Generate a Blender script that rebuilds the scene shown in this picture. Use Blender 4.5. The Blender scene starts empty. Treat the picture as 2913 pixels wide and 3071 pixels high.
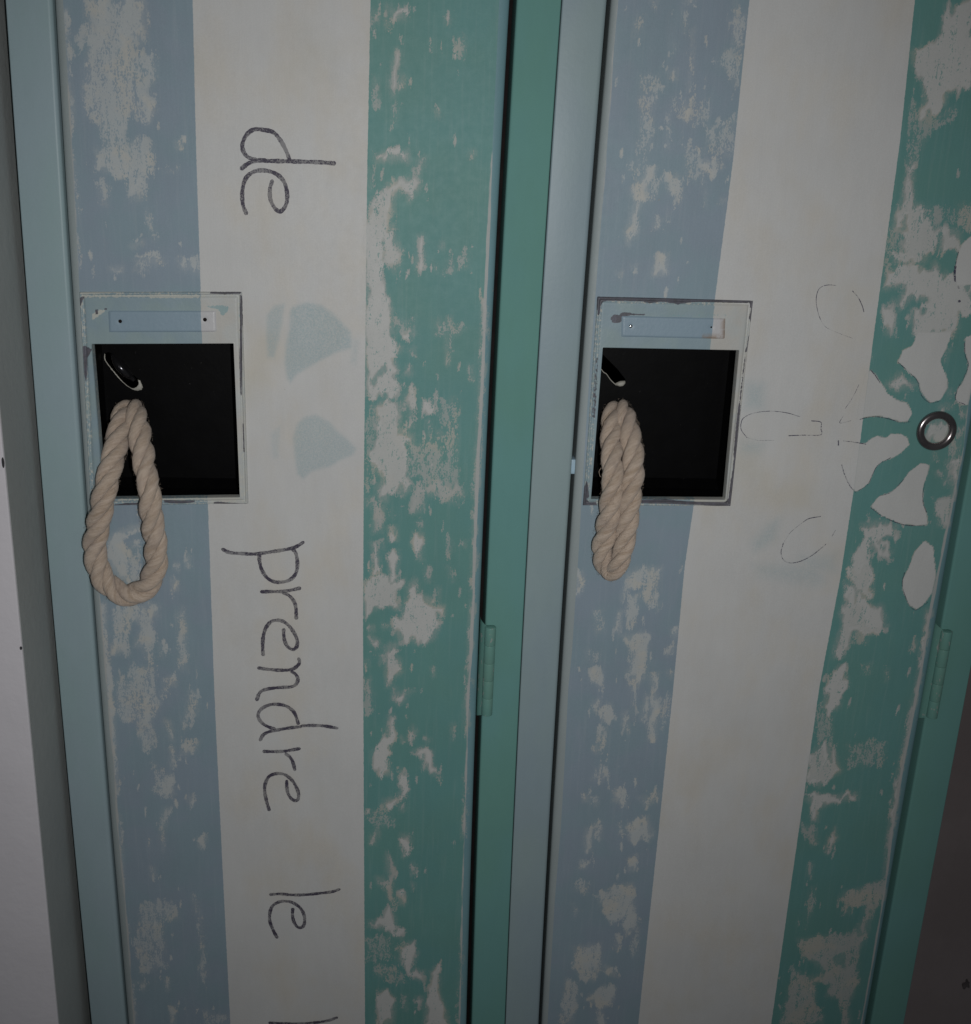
import bpy, bmesh, math, random
import numpy as np
from mathutils import Vector, Matrix
random.seed(4)
S = bpy.context.scene
COL = S.collection

# ------------------------------------------------------------------ camera
cam_d = bpy.data.cameras.new('camera')
cam = bpy.data.objects.new('camera', cam_d); COL.objects.link(cam)
cam.location = (0.21313, -0.65185, 0.15239)
cam.rotation_euler = (math.radians(72.4797), math.radians(-1.4959), math.radians(-2.0755))
cam_d.sensor_fit = 'HORIZONTAL'; cam_d.sensor_width = 36.0
cam_d.lens = 36.0 * 3300.0 / 2913.0
CW, CH = 2913.0, 3071.0
cam_d.shift_x = (CW / 2 - 1317.57) / CW
cam_d.shift_y = -(CH / 2 - 1514.38) / CW
cam_d.clip_start = 0.01; cam_d.clip_end = 50
S.camera = cam

# ------------------------------------------------------------------ world, flash, exposure
wd = bpy.data.worlds.new('World'); S.world = wd; wd.use_nodes = True
wb = wd.node_tree.nodes['Background']
wb.inputs[0].default_value = (0.9, 0.95, 1.0, 1); wb.inputs[1].default_value = 0.065
fl = bpy.data.lights.new('camera_flash', 'SPOT')
fl.energy = 9.4; fl.color = (1.0, 0.995, 0.985); fl.shadow_soft_size = 0.006
fl.spot_size = math.radians(96); fl.spot_blend = 1.0
flo = bpy.data.objects.new('camera_flash', fl); COL.objects.link(flo)
flo.location = (0.256, -0.66, 0.135)
_t = Vector((0.235, 0.0, -0.015)) - Vector(flo.location)
flo.rotation_euler = _t.to_track_quat('-Z', 'Y').to_euler()
S.view_settings.view_transform = 'Standard'; S.view_settings.look = 'None'
S.view_settings.exposure = 0.0; S.view_settings.gamma = 1.0
S.view_settings.use_curve_mapping = False

# ------------------------------------------------------------------ measurements, millimetres on the locker front
WEAR_A=[(0.62,[44.4,228.1,76.6,229.1,76.5,209.6,69.5,203.1,80.8,199.9,80.4,191.7,76.0,182.4,79.7,178.9,78.4,171.4,73.2,165.7,63.8,171.0,60.9,156.0,68.9,158.1,76.5,154.5,74.9,141.2,71.6,135.3,71.0,124.7,63.0,124.5,61.9,138.9,54.4,146.4,44.2,140.4,44.0,151.8,51.0,153.8,47.8,165.0,40.4,170.4,40.3,183.3,42.1,194.2,44.8,206.0,37.1,204.9,38.4,210.3,44.4,214.9]),
(0.9,[65.2,228.8,76.1,229.1,75.7,211.4,67.7,205.8,63.2,194.8,59.6,182.0,61.7,202.0,63.2,211.0]),
(0.8,[48.2,228.2,58.6,228.5,56.5,210.8,50.2,201.7,43.9,192.5,45.1,210.5]),
(0.85,[72.0,178.6,78.7,177.9,78.5,173.3,74.2,166.6]),
(0.85,[63.7,136.1,71.1,135.3,70.2,128.5,64.2,127.4]),
(0.75,[44.9,150.8,75.4,151.6,74.9,142.1,58.9,138.8,44.3,141.3]),
(0.6,[44.7,132.7,49.6,132.8,49.0,122.2,46.0,122.1]),
(0.6,[70.7,119.8,71.7,119.8,75.9,104.2,74.3,102.2]),
(0.9,[61.6,99.4,67.8,101.8,67.7,101.0,62.0,98.6]),
(0.8,[48.7,86.8,55.3,86.7,55.2,85.3,50.6,85.4]),
(0.7,[62.9,87.1,70.0,86.9,69.9,85.9,62.8,86.1]),
(0.7,[63.2,91.9,77.5,95.3,80.3,90.3,65.0,89.0]),
(0.65,[87.5,92.5,99.7,93.8,99.4,84.7,88.3,87.5]),
(0.9,[90.4,156.8,91.9,156.8,91.8,154.2,90.3,154.1]),
(0.6,[81.8,140.9,89.8,142.5,89.7,141.5,81.7,140.2]),
(0.8,[31.7,222.5,34.1,222.5,32.8,192.2,34.1,173.9,32.1,162.7,30.2,157.0,32.1,183.0,31.9,205.6]),
(0.65,[31.4,205.6,35.1,203.9,34.9,201.7,32.1,202.1]),
(0.55,[30.2,157.0,31.2,157.1,32.6,136.3,31.5,107.1,32.1,95.2,30.5,87.2,30.1,102.1,31.1,136.2]),
(0.95,[37.2,-78.9,45.0,-73.5,56.8,-68.9,57.5,-70.6,47.4,-75.2,44.6,-79.7,48.2,-88.5,49.7,-106.6,43.0,-106.7,37.0,-95.9,35.9,-86.9]),
(0.7,[51.2,-79.6,54.6,-79.5,55.1,-84.9,50.9,-84.9]),
(0.65,[49.1,-88.5,52.4,-88.5,56.6,-102.9,48.9,-106.6]),
(0.68,[36.9,-124.1,48.7,-123.1,60.7,-121.1,65.6,-123.8,64.9,-129.4,60.0,-134.1,61.2,-143.4,59.9,-152.9,60.4,-159.5,56.9,-160.5,54.7,-152.9,48.8,-151.1,54.7,-137.9,48.1,-134.2,44.2,-143.6,45.0,-157.8,33.9,-156.9,36.5,-143.7]),
(0.9,[34.4,-150.3,40.4,-149.3,45.1,-155.9,34.8,-156.9]),
(0.85,[59.0,-121.1,64.9,-122.0,64.5,-129.4,58.4,-132.2]),
(0.8,[57.5,-134.1,61.7,-134.1,61.9,-147.2,57.5,-149.1]),
(0.85,[28.6,-121.5,32.0,-121.4,32.2,-143.7,32.7,-177.0,31.8,-211.3,30.5,-239.5,27.9,-239.5,28.5,-201.4,28.7,-172.2,28.0,-143.8]),
(0.62,[76.4,-129.3,80.9,-122.7,84.5,-139.5,82.2,-152.7,81.5,-168.9,77.2,-169.0,77.5,-143.3]),
(0.9,[84.5,-89.4,86.6,-89.4,86.5,-92.1,84.4,-92.1]),
(0.9,[84.1,-93.5,86.4,-93.4,85.9,-96.6,84.2,-96.2]),
(0.9,[78.1,-94.9,79.5,-95.3,79.1,-98.5,78.2,-98.1]),
(0.85,[75.0,-105.4,77.9,-106.2,77.6,-111.7,75.4,-113.1]),
(0.55,[46.3,-166.3,60.1,-164.3,61.9,-181.6,64.8,-191.4,58.0,-205.2,59.0,-221.1,49.9,-226.2,47.5,-206.3,35.8,-197.5,35.0,-181.8,38.3,-169.3,42.3,-175.0]),
(0.7,[52.2,-183.7,61.0,-181.6,58.1,-203.2,51.1,-203.3]),
(0.8,[65.2,-149.1,67.4,-149.0,66.9,-158.5,65.6,-158.5]),
(0.7,[66.6,-173.9,68.7,-173.8,67.7,-186.5,65.5,-186.5]),
(0.9,[71.0,-172.9,73.5,-172.8,73.3,-178.6,70.7,-177.7]),
(0.58,[82.6,-184.4,88.3,-182.4,86.3,-201.1,78.0,-211.0,77.3,-206.1]),
(0.9,[66.8,-205.1,69.0,-205.1,70.5,-219.1,69.2,-219.1]),
(0.8,[68.9,-225.1,70.7,-225.1,69.6,-239.3,68.7,-239.3]),
(0.7,[80.2,-221.0,86.4,-221.0,84.4,-227.0,77.1,-230.1]),
(0.55,[35.1,-183.0,63.7,-182.7,57.9,-206.1,59.5,-219.2,55.7,-225.8,47.9,-219.2,51.0,-206.1,33.9,-202.3]),
(0.62,[82.0,-182.6,87.7,-183.8,87.1,-198.1,77.5,-207.2,80.3,-195.5]),
(0.9,[66.0,-204.7,68.4,-204.7,70.3,-217.8,68.9,-217.8]),
(0.85,[68.6,-224.4,70.3,-224.4,69.7,-237.7,68.5,-237.8]),
(0.7,[79.1,-223.0,87.5,-219.0,84.8,-227.0,75.3,-229.7]),
(0.5,[55.2,-235.1,60.9,-237.8,56.1,-240.5]),
(0.85,[65.3,-244.5,67.6,-245.8,69.3,-259.4,59.8,-259.4,60.2,-252.6]),
(0.5,[58.4,-241.8,67.7,-243.1,67.9,-264.9,54.1,-256.7]),
(0.8,[79.2,-262.1,82.2,-262.1,81.4,-267.6,79.0,-267.6]),
(0.8,[84.5,-294.0,89.4,-292.6,87.8,-302.4,84.2,-301.0]),
(0.62,[61.7,-270.4,67.7,-269.0,63.7,-278.7,60.0,-303.9,58.9,-289.8]),
(0.9,[50.7,-316.7,52.1,-317.4,53.2,-324.5,51.8,-324.5]),
(0.52,[43.3,-347.0,55.6,-344.1,67.7,-347.0,68.4,-360.3,54.8,-361.7,57.4,-384.1,56.6,-399.3,40.0,-406.8,36.3,-384.1,38.8,-361.7]),
(0.58,[77.8,-339.8,81.4,-341.2,84.3,-361.8,85.1,-407.1,81.3,-407.1,81.9,-361.8]),
(0.8,[56.7,-411.5,59.2,-411.5,58.1,-420.8,56.2,-420.8]),
(0.6,[37.2,-413.0,43.4,-413.0,40.4,-422.3]),
(0.8,[59.3,-434.8,61.2,-434.8,60.5,-450.0,58.6,-450.0]),
(0.5,[82.7,-438.1,99.1,-443.0,100.1,-450.3,82.2,-450.1]),
(0.85,[29.4,-183.0,32.2,-183.0,32.3,-208.8,31.5,-259.5,29.8,-259.5,29.6,-215.4]),
(0.7,[30.5,-276.0,32.3,-276.0,31.7,-335.3,30.5,-335.3]),
(0.7,[31.8,-366.1,33.0,-366.1,32.4,-376.5,30.8,-376.5]),
(0.7,[31.5,-412.9,33.4,-413.0,33.2,-449.8,30.7,-449.7]),
(0.7,[198.1,227.5,202.0,226.7,201.1,221.4,198.2,220.4]),
(0.85,[206.8,230.4,210.6,227.9,216.4,229.8,216.5,223.6,209.7,224.3,206.8,227.8]),
(0.8,[205.9,223.3,207.8,223.4,207.8,219.8,206.4,219.7]),
(0.85,[211.4,208.2,213.9,206.5,213.0,199.1,210.3,184.3,207.7,188.9,209.1,197.2,210.0,202.7]),
(0.85,[212.6,194.6,216.0,194.6,216.1,189.1,213.2,188.1]),
(0.75,[199.3,193.3,201.3,192.4,201.9,180.4,200.0,178.5]),
(0.6,[238.3,225.2,241.7,225.3,241.3,222.6,238.4,222.9]),
(0.5,[243.0,214.5,248.7,218.3,250.9,211.2,248.2,204.7,245.1,209.2]),
(0.55,[211.3,180.7,213.3,179.8,211.4,170.4,209.4,171.3]),
(0.75,[233.7,177.5,235.7,177.1,236.2,173.4,234.7,174.3]),
(0.95,[201.2,152.6,207.7,154.2,218.7,155.9,219.3,150.2,207.7,150.3,201.7,149.7]),
(0.7,[225.3,151.8,229.2,152.8,227.9,146.1,225.0,141.2,224.8,147.9]),
(0.65,[197.7,145.3,199.7,144.4,198.8,135.6,197.8,135.6]),
(0.82,[201.9,130.9,207.9,136.8,215.9,140.0,224.9,142.1,227.1,136.4,220.1,128.4,216.0,135.1,212.0,129.2,211.1,121.3,208.1,115.3,212.2,115.4,212.9,106.4,216.5,99.5,215.6,93.4,212.6,88.3,208.4,93.3,204.2,97.2,205.2,103.2,204.1,106.2,196.9,116.0,197.9,126.8]),
(0.97,[196.4,117.0,204.0,117.2,205.2,103.2,203.8,91.1,205.4,81.0,207.0,75.9,210.2,70.8,212.0,55.2,212.0,52.5,195.8,52.2,196.1,90.9]),
(0.85,[225.6,108.7,228.2,108.8,229.0,95.7,226.6,88.6,224.9,95.7]),
(0.85,[239.1,105.0,240.3,105.1,240.2,102.1,239.1,102.5]),
(0.6,[234.2,94.9,237.3,94.9,237.4,88.8,234.3,90.8]),
(0.5,[242.4,97.1,247.5,97.2,247.8,90.1,239.5,86.8]),
(0.5,[249.5,100.3,255.7,101.4,256.1,90.3,251.9,91.2]),
(0.7,[254.3,155.4,256.3,156.4,256.4,153.0,254.4,153.0]),
(0.96,[195.1,71.7,209.3,72.0,211.1,66.7,210.9,50.6,214.1,46.2,216.8,43.5,212.0,38.0,215.2,30.8,212.1,28.9,216.3,20.7,214.6,15.1,213.7,13.2,209.1,12.2,208.2,15.9,202.7,15.8,196.3,15.7]),
(-1,[199.9,27.7,206.2,32.4,208.0,28.8,204.4,25.1,199.4,24.0]),
(-1,[201.3,14.8,209.1,15.0,209.2,7.5,206.4,6.5,201.8,9.3]),
(0.92,[200.9,8.3,209.1,12.2,214.6,10.4,217.5,3.0,216.7,-4.6,225.1,-9.2,225.1,-13.9,219.6,-15.9,222.6,-25.5,222.7,-34.2,223.8,-43.9,219.2,-47.9,215.4,-43.1,210.7,-46.1,209.9,-52.0,205.2,-51.1,203.2,-42.3,206.9,-37.4,202.2,-31.6,200.2,-22.0,202.9,-10.5,201.9,-3.9]),
(0.42,[196.8,12.0,201.4,8.3,201.9,-3.9,201.2,-29.7,196.7,-48.3,195.6,-10.6]),
(0.85,[216.7,55.2,223.8,57.2,224.8,52.7,221.2,50.0,217.6,51.7]),
(0.55,[213.0,60.5,224.6,63.4,224.7,54.5,213.1,51.6]),
(0.7,[222.3,43.7,224.9,44.6,225.0,40.1,222.3,40.9]),
(0.85,[221.5,33.6,222.9,32.7,222.5,28.2,219.4,28.1]),
(0.82,[222.2,18.9,225.4,19.0,226.1,8.8,224.9,-0.7,224.5,-4.4,221.3,-6.4,222.9,6.8,217.4,8.6,219.1,13.3]),
(0.88,[230.6,10.7,236.6,11.8,237.6,7.1,234.0,4.2,230.7,7.0]),
(0.58,[236.3,61.0,239.9,61.1,242.7,54.9,246.2,58.5,255.3,56.0,250.9,52.4,242.8,51.3,236.5,52.1]),
(0.8,[244.1,62.1,245.4,62.1,245.1,35.0,244.2,35.0]),
(0.85,[258.3,33.4,259.2,33.5,260.4,26.1,259.8,26.1]),
(0.48,[241.2,10.9,251.1,16.7,252.3,9.2,242.4,-2.2,238.6,3.4]),
(0.58,[218.7,-16.9,232.5,-12.9,240.9,-12.7,244.8,-20.3,243.4,-36.8,232.2,-38.9,223.7,-34.2]),
(0.5,[242.1,10.9,251.4,7.3,253.7,-36.6,249.1,-38.7,243.4,-36.8,244.8,-19.3]),
(0.7,[238.8,-5.1,243.5,-7.0,243.6,-10.8,239.9,-12.7]),
(0.75,[234.0,0.4,235.0,0.5,235.4,-9.9,234.5,-10.0]),
(0.75,[226.7,-43.9,232.2,-38.9,249.0,-37.7,257.7,-44.4,256.9,-48.4,250.3,-49.4,253.3,-53.3,249.5,-52.4,245.6,-47.5,232.4,-47.7,232.6,-56.6,228.9,-59.7,225.1,-58.7,225.8,-48.8]),
(0.7,[197.2,-50.2,201.4,-48.2,202.4,-56.1,199.6,-57.1,197.2,-53.2]),
(0.75,[201.4,-53.1,208.0,-55.0,207.7,-63.9,205.4,-72.0,201.6,-73.0,201.0,-64.0]),
(0.92,[211.0,-68.9,214.8,-68.8,215.4,-76.9,211.6,-76.9]),
(0.85,[227.2,-72.7,232.4,-72.6,233.1,-78.6,231.2,-82.7,232.3,-89.8,229.0,-88.9,228.4,-83.8,225.9,-79.8]),
(0.88,[200.2,-79.1,203.5,-79.0,205.5,-89.2,205.2,-101.4,201.3,-101.5,200.8,-89.2]),
(0.5,[203.5,-79.0,208.8,-78.0,208.8,-84.0,204.5,-85.1]),
(0.88,[213.2,-87.0,216.5,-84.9,217.5,-89.0,215.7,-99.3,212.4,-101.4,211.3,-91.1]),
(0.75,[235.4,-95.9,237.3,-95.9,237.5,-104.2,235.5,-104.2]),
(0.5,[247.3,-74.4,249.1,-73.4,252.3,-83.5,247.6,-88.6]),
(0.58,[247.8,-93.7,251.7,-95.7,252.9,-104.0,249.9,-99.9]),
(0.5,[211.3,-55.0,215.1,-54.9,215.2,-61.8,211.4,-62.4]),
(0.8,[229.0,-64.6,231.8,-65.6,230.5,-68.6]),
(0.7,[258.3,-77.3,259.5,-77.3,259.6,-81.3,258.4,-80.3]),
(0.9,[265.0,73.2,267.7,73.2,266.9,-4.7,266.1,-68.1,266.4,-117.1,265.0,-117.2,264.3,-58.2,265.2,-4.7]),
(0.6,[262.2,-23.9,264.0,-4.7,263.6,-38.4,262.6,-48.3]),
(0.93,[196.8,-107.2,199.9,-102.8,204.4,-101.3,211.2,-102.2,214.8,-103.6,220.2,-104.1,220.7,-107.4,216.7,-108.5,215.8,-111.9,216.3,-115.8,218.7,-120.1,219.6,-123.6,216.0,-124.1,212.8,-122.2,210.5,-121.2,206.0,-121.8,201.5,-124.3,197.0,-129.2,195.5,-119.4,195.5,-109.7]),
(0.9,[200.8,-95.1,204.4,-95.1,205.3,-98.0,202.2,-101.4,200.4,-101.4]),
(0.9,[212.0,-95.0,215.6,-95.0,215.7,-101.2,212.1,-103.7]),
(0.96,[224.8,-105.9,228.8,-104.0,229.3,-108.3,229.9,-115.1,234.9,-115.1,238.6,-116.0,241.0,-121.9,246.9,-121.8,247.1,-127.7,241.6,-126.3,241.2,-131.7,243.6,-136.2,241.5,-143.7,236.1,-147.3,230.1,-147.8,226.4,-145.9,220.9,-147.4,218.1,-142.9,214.8,-138.0,214.8,-133.5,220.6,-129.5,221.5,-124.0,222.3,-119.1,224.9,-115.2,223.9,-110.3]),
(0.45,[238.6,-116.0,243.6,-116.0,247.4,-121.8,246.7,-130.7,242.0,-143.7,241.2,-128.8]),
(0.7,[242.5,-108.6,244.3,-108.6,243.6,-116.4,242.7,-116.5]),
(0.75,[234.3,-98.6,236.3,-96.1,237.6,-104.8,235.8,-104.8]),
(0.5,[248.0,-96.0,252.1,-96.9,252.2,-100.3,249.5,-101.8]),
(0.85,[199.3,-135.7,201.6,-136.1,201.6,-139.1,199.8,-139.1]),
(0.85,[199.8,-142.6,205.3,-146.1,205.8,-150.6,203.5,-151.6,199.8,-145.1]),
(0.85,[208.4,-135.6,211.6,-135.0,211.2,-137.0,209.3,-137.0]),
(0.92,[209.9,-150.5,213.1,-148.0,217.7,-148.0,216.4,-152.5,215.1,-155.5,219.3,-159.6,219.3,-163.6,220.8,-168.2,217.6,-169.8,213.9,-172.3,213.5,-176.5,211.7,-179.0,210.2,-172.4,210.6,-166.7,209.6,-161.2,210.0,-155.6]),
(0.8,[206.5,-156.1,208.6,-157.1,208.2,-160.7,206.8,-162.7]),
(0.7,[196.3,-172.5,200.0,-172.5,200.5,-179.6,201.9,-184.3,199.2,-186.4,196.4,-186.4]),
(0.7,[215.4,-178.5,217.3,-180.5,219.2,-185.7,223.3,-181.5,229.4,-181.5,223.9,-186.2,216.9,-188.6,214.1,-188.7]),
(0.7,[197.6,-160.2,199.0,-159.7,198.5,-163.3]),
(0.5,[200.8,-155.7,203.5,-155.6,202.2,-158.7]),
(0.8,[240.7,-166.0,241.6,-166.0,241.7,-170.6]),
(0.78,[264.7,-94.3,266.9,-94.3,266.6,-123.6,266.6,-148.5,265.3,-163.7,266.1,-188.3,264.2,-188.3,263.5,-153.6,264.3,-123.6]),
(0.85,[215.2,-181.6,222.2,-184.1,223.5,-188.0,218.8,-191.9,215.3,-188.1]),
(0.6,[196.6,-181.7,201.3,-184.3,201.4,-197.3,196.7,-198.6]),
(0.88,[213.1,-199.8,216.0,-200.5,215.7,-218.3,211.1,-231.7,214.9,-245.2,206.5,-243.9,202.2,-234.5,202.8,-226.4,209.8,-218.3,212.0,-207.7]),
(0.85,[228.5,-207.6,230.9,-211.6,228.7,-219.6,225.8,-218.9]),
(0.85,[229.5,-226.3,235.9,-223.5,241.9,-226.2,242.8,-235.6,247.2,-246.5,241.1,-242.4,236.3,-238.4,236.1,-230.3]),
(0.8,[237.0,-216.2,239.4,-218.2,238.8,-220.9]),
(0.8,[221.0,-215.6,222.8,-218.3,221.6,-219.6]),
(0.88,[221.4,-241.1,225.0,-245.2,225.2,-256.1,222.3,-264.4,218.7,-265.8,212.8,-271.4,209.1,-268.6,211.5,-263.1,218.7,-264.4,221.6,-256.1,219.7,-250.7]),
(0.85,[221.2,-267.9,223.6,-268.6,223.1,-272.7,221.2,-271.4]),
(0.45,[198.3,-272.8,212.8,-270.0,219.0,-283.9,206.9,-286.8,198.3,-278.4]),
(0.8,[200.9,-293.8,205.7,-285.4,207.5,-289.6,204.6,-298.1,201.5,-299.5]),
(0.88,[222.8,-291.0,228.9,-292.4,228.4,-299.5,226.6,-300.9,227.3,-308.0,223.7,-309.5,222.3,-299.5]),
(0.85,[230.5,-313.8,234.3,-321.0,233.8,-323.9,230.1,-323.2]),
(0.75,[212.0,-305.2,215.7,-310.9,218.3,-318.1,217.2,-332.6,218.7,-351.7,216.2,-350.2,213.6,-338.5,206.1,-329.7,204.8,-325.3,213.4,-326.8,212.1,-315.2]),
(0.85,[220.4,-337.0,226.0,-338.5,224.9,-348.8,222.4,-347.3]),
(0.8,[229.6,-330.4,231.5,-331.2,231.5,-334.8]),
(0.85,[201.4,-362.1,211.3,-357.7,213.7,-350.2,218.8,-357.7,218.9,-366.6,225.3,-369.6,224.1,-377.2,211.4,-368.1,201.4,-366.6]),
(0.48,[198.3,-375.6,216.5,-374.1,216.8,-392.4,199.1,-395.3]),
(0.85,[221.7,-383.2,231.7,-378.7,235.7,-389.4,232.2,-401.6,239.9,-404.8,241.4,-414.1,232.3,-409.4,223.2,-395.4]),
(0.5,[205.4,-395.4,220.7,-401.6,227.3,-414.0,219.6,-415.5,205.5,-407.7]),
(0.88,[207.5,-421.7,213.3,-420.1,219.8,-428.0,218.8,-451.1,207.2,-451.1]),
(0.88,[245.0,-404.8,251.2,-398.6,251.9,-423.5,255.4,-436.1,260.4,-451.4,240.9,-451.3,243.1,-436.0,245.4,-423.5]),
(0.8,[235.2,-426.5,240.3,-426.6,239.3,-437.6,236.6,-434.4]),
(0.6,[226.2,-426.5,228.8,-426.5,229.0,-439.1,226.4,-439.1]),
(0.6,[254.4,-206.1,256.2,-206.1,256.6,-218.1,255.4,-218.1]),
(0.75,[262.6,-183.8,265.5,-183.8,265.9,-214.0,264.2,-214.0]),
(0.6,[264.0,-245.0,266.5,-247.8,266.3,-278.2,264.5,-278.2]),
(0.8,[263.9,-278.2,266.9,-278.2,266.8,-292.3,265.0,-293.7]),
(0.6,[265.8,-377.3,267.7,-377.3,268.1,-408.0,267.6,-451.5,266.0,-423.6])]
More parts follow.
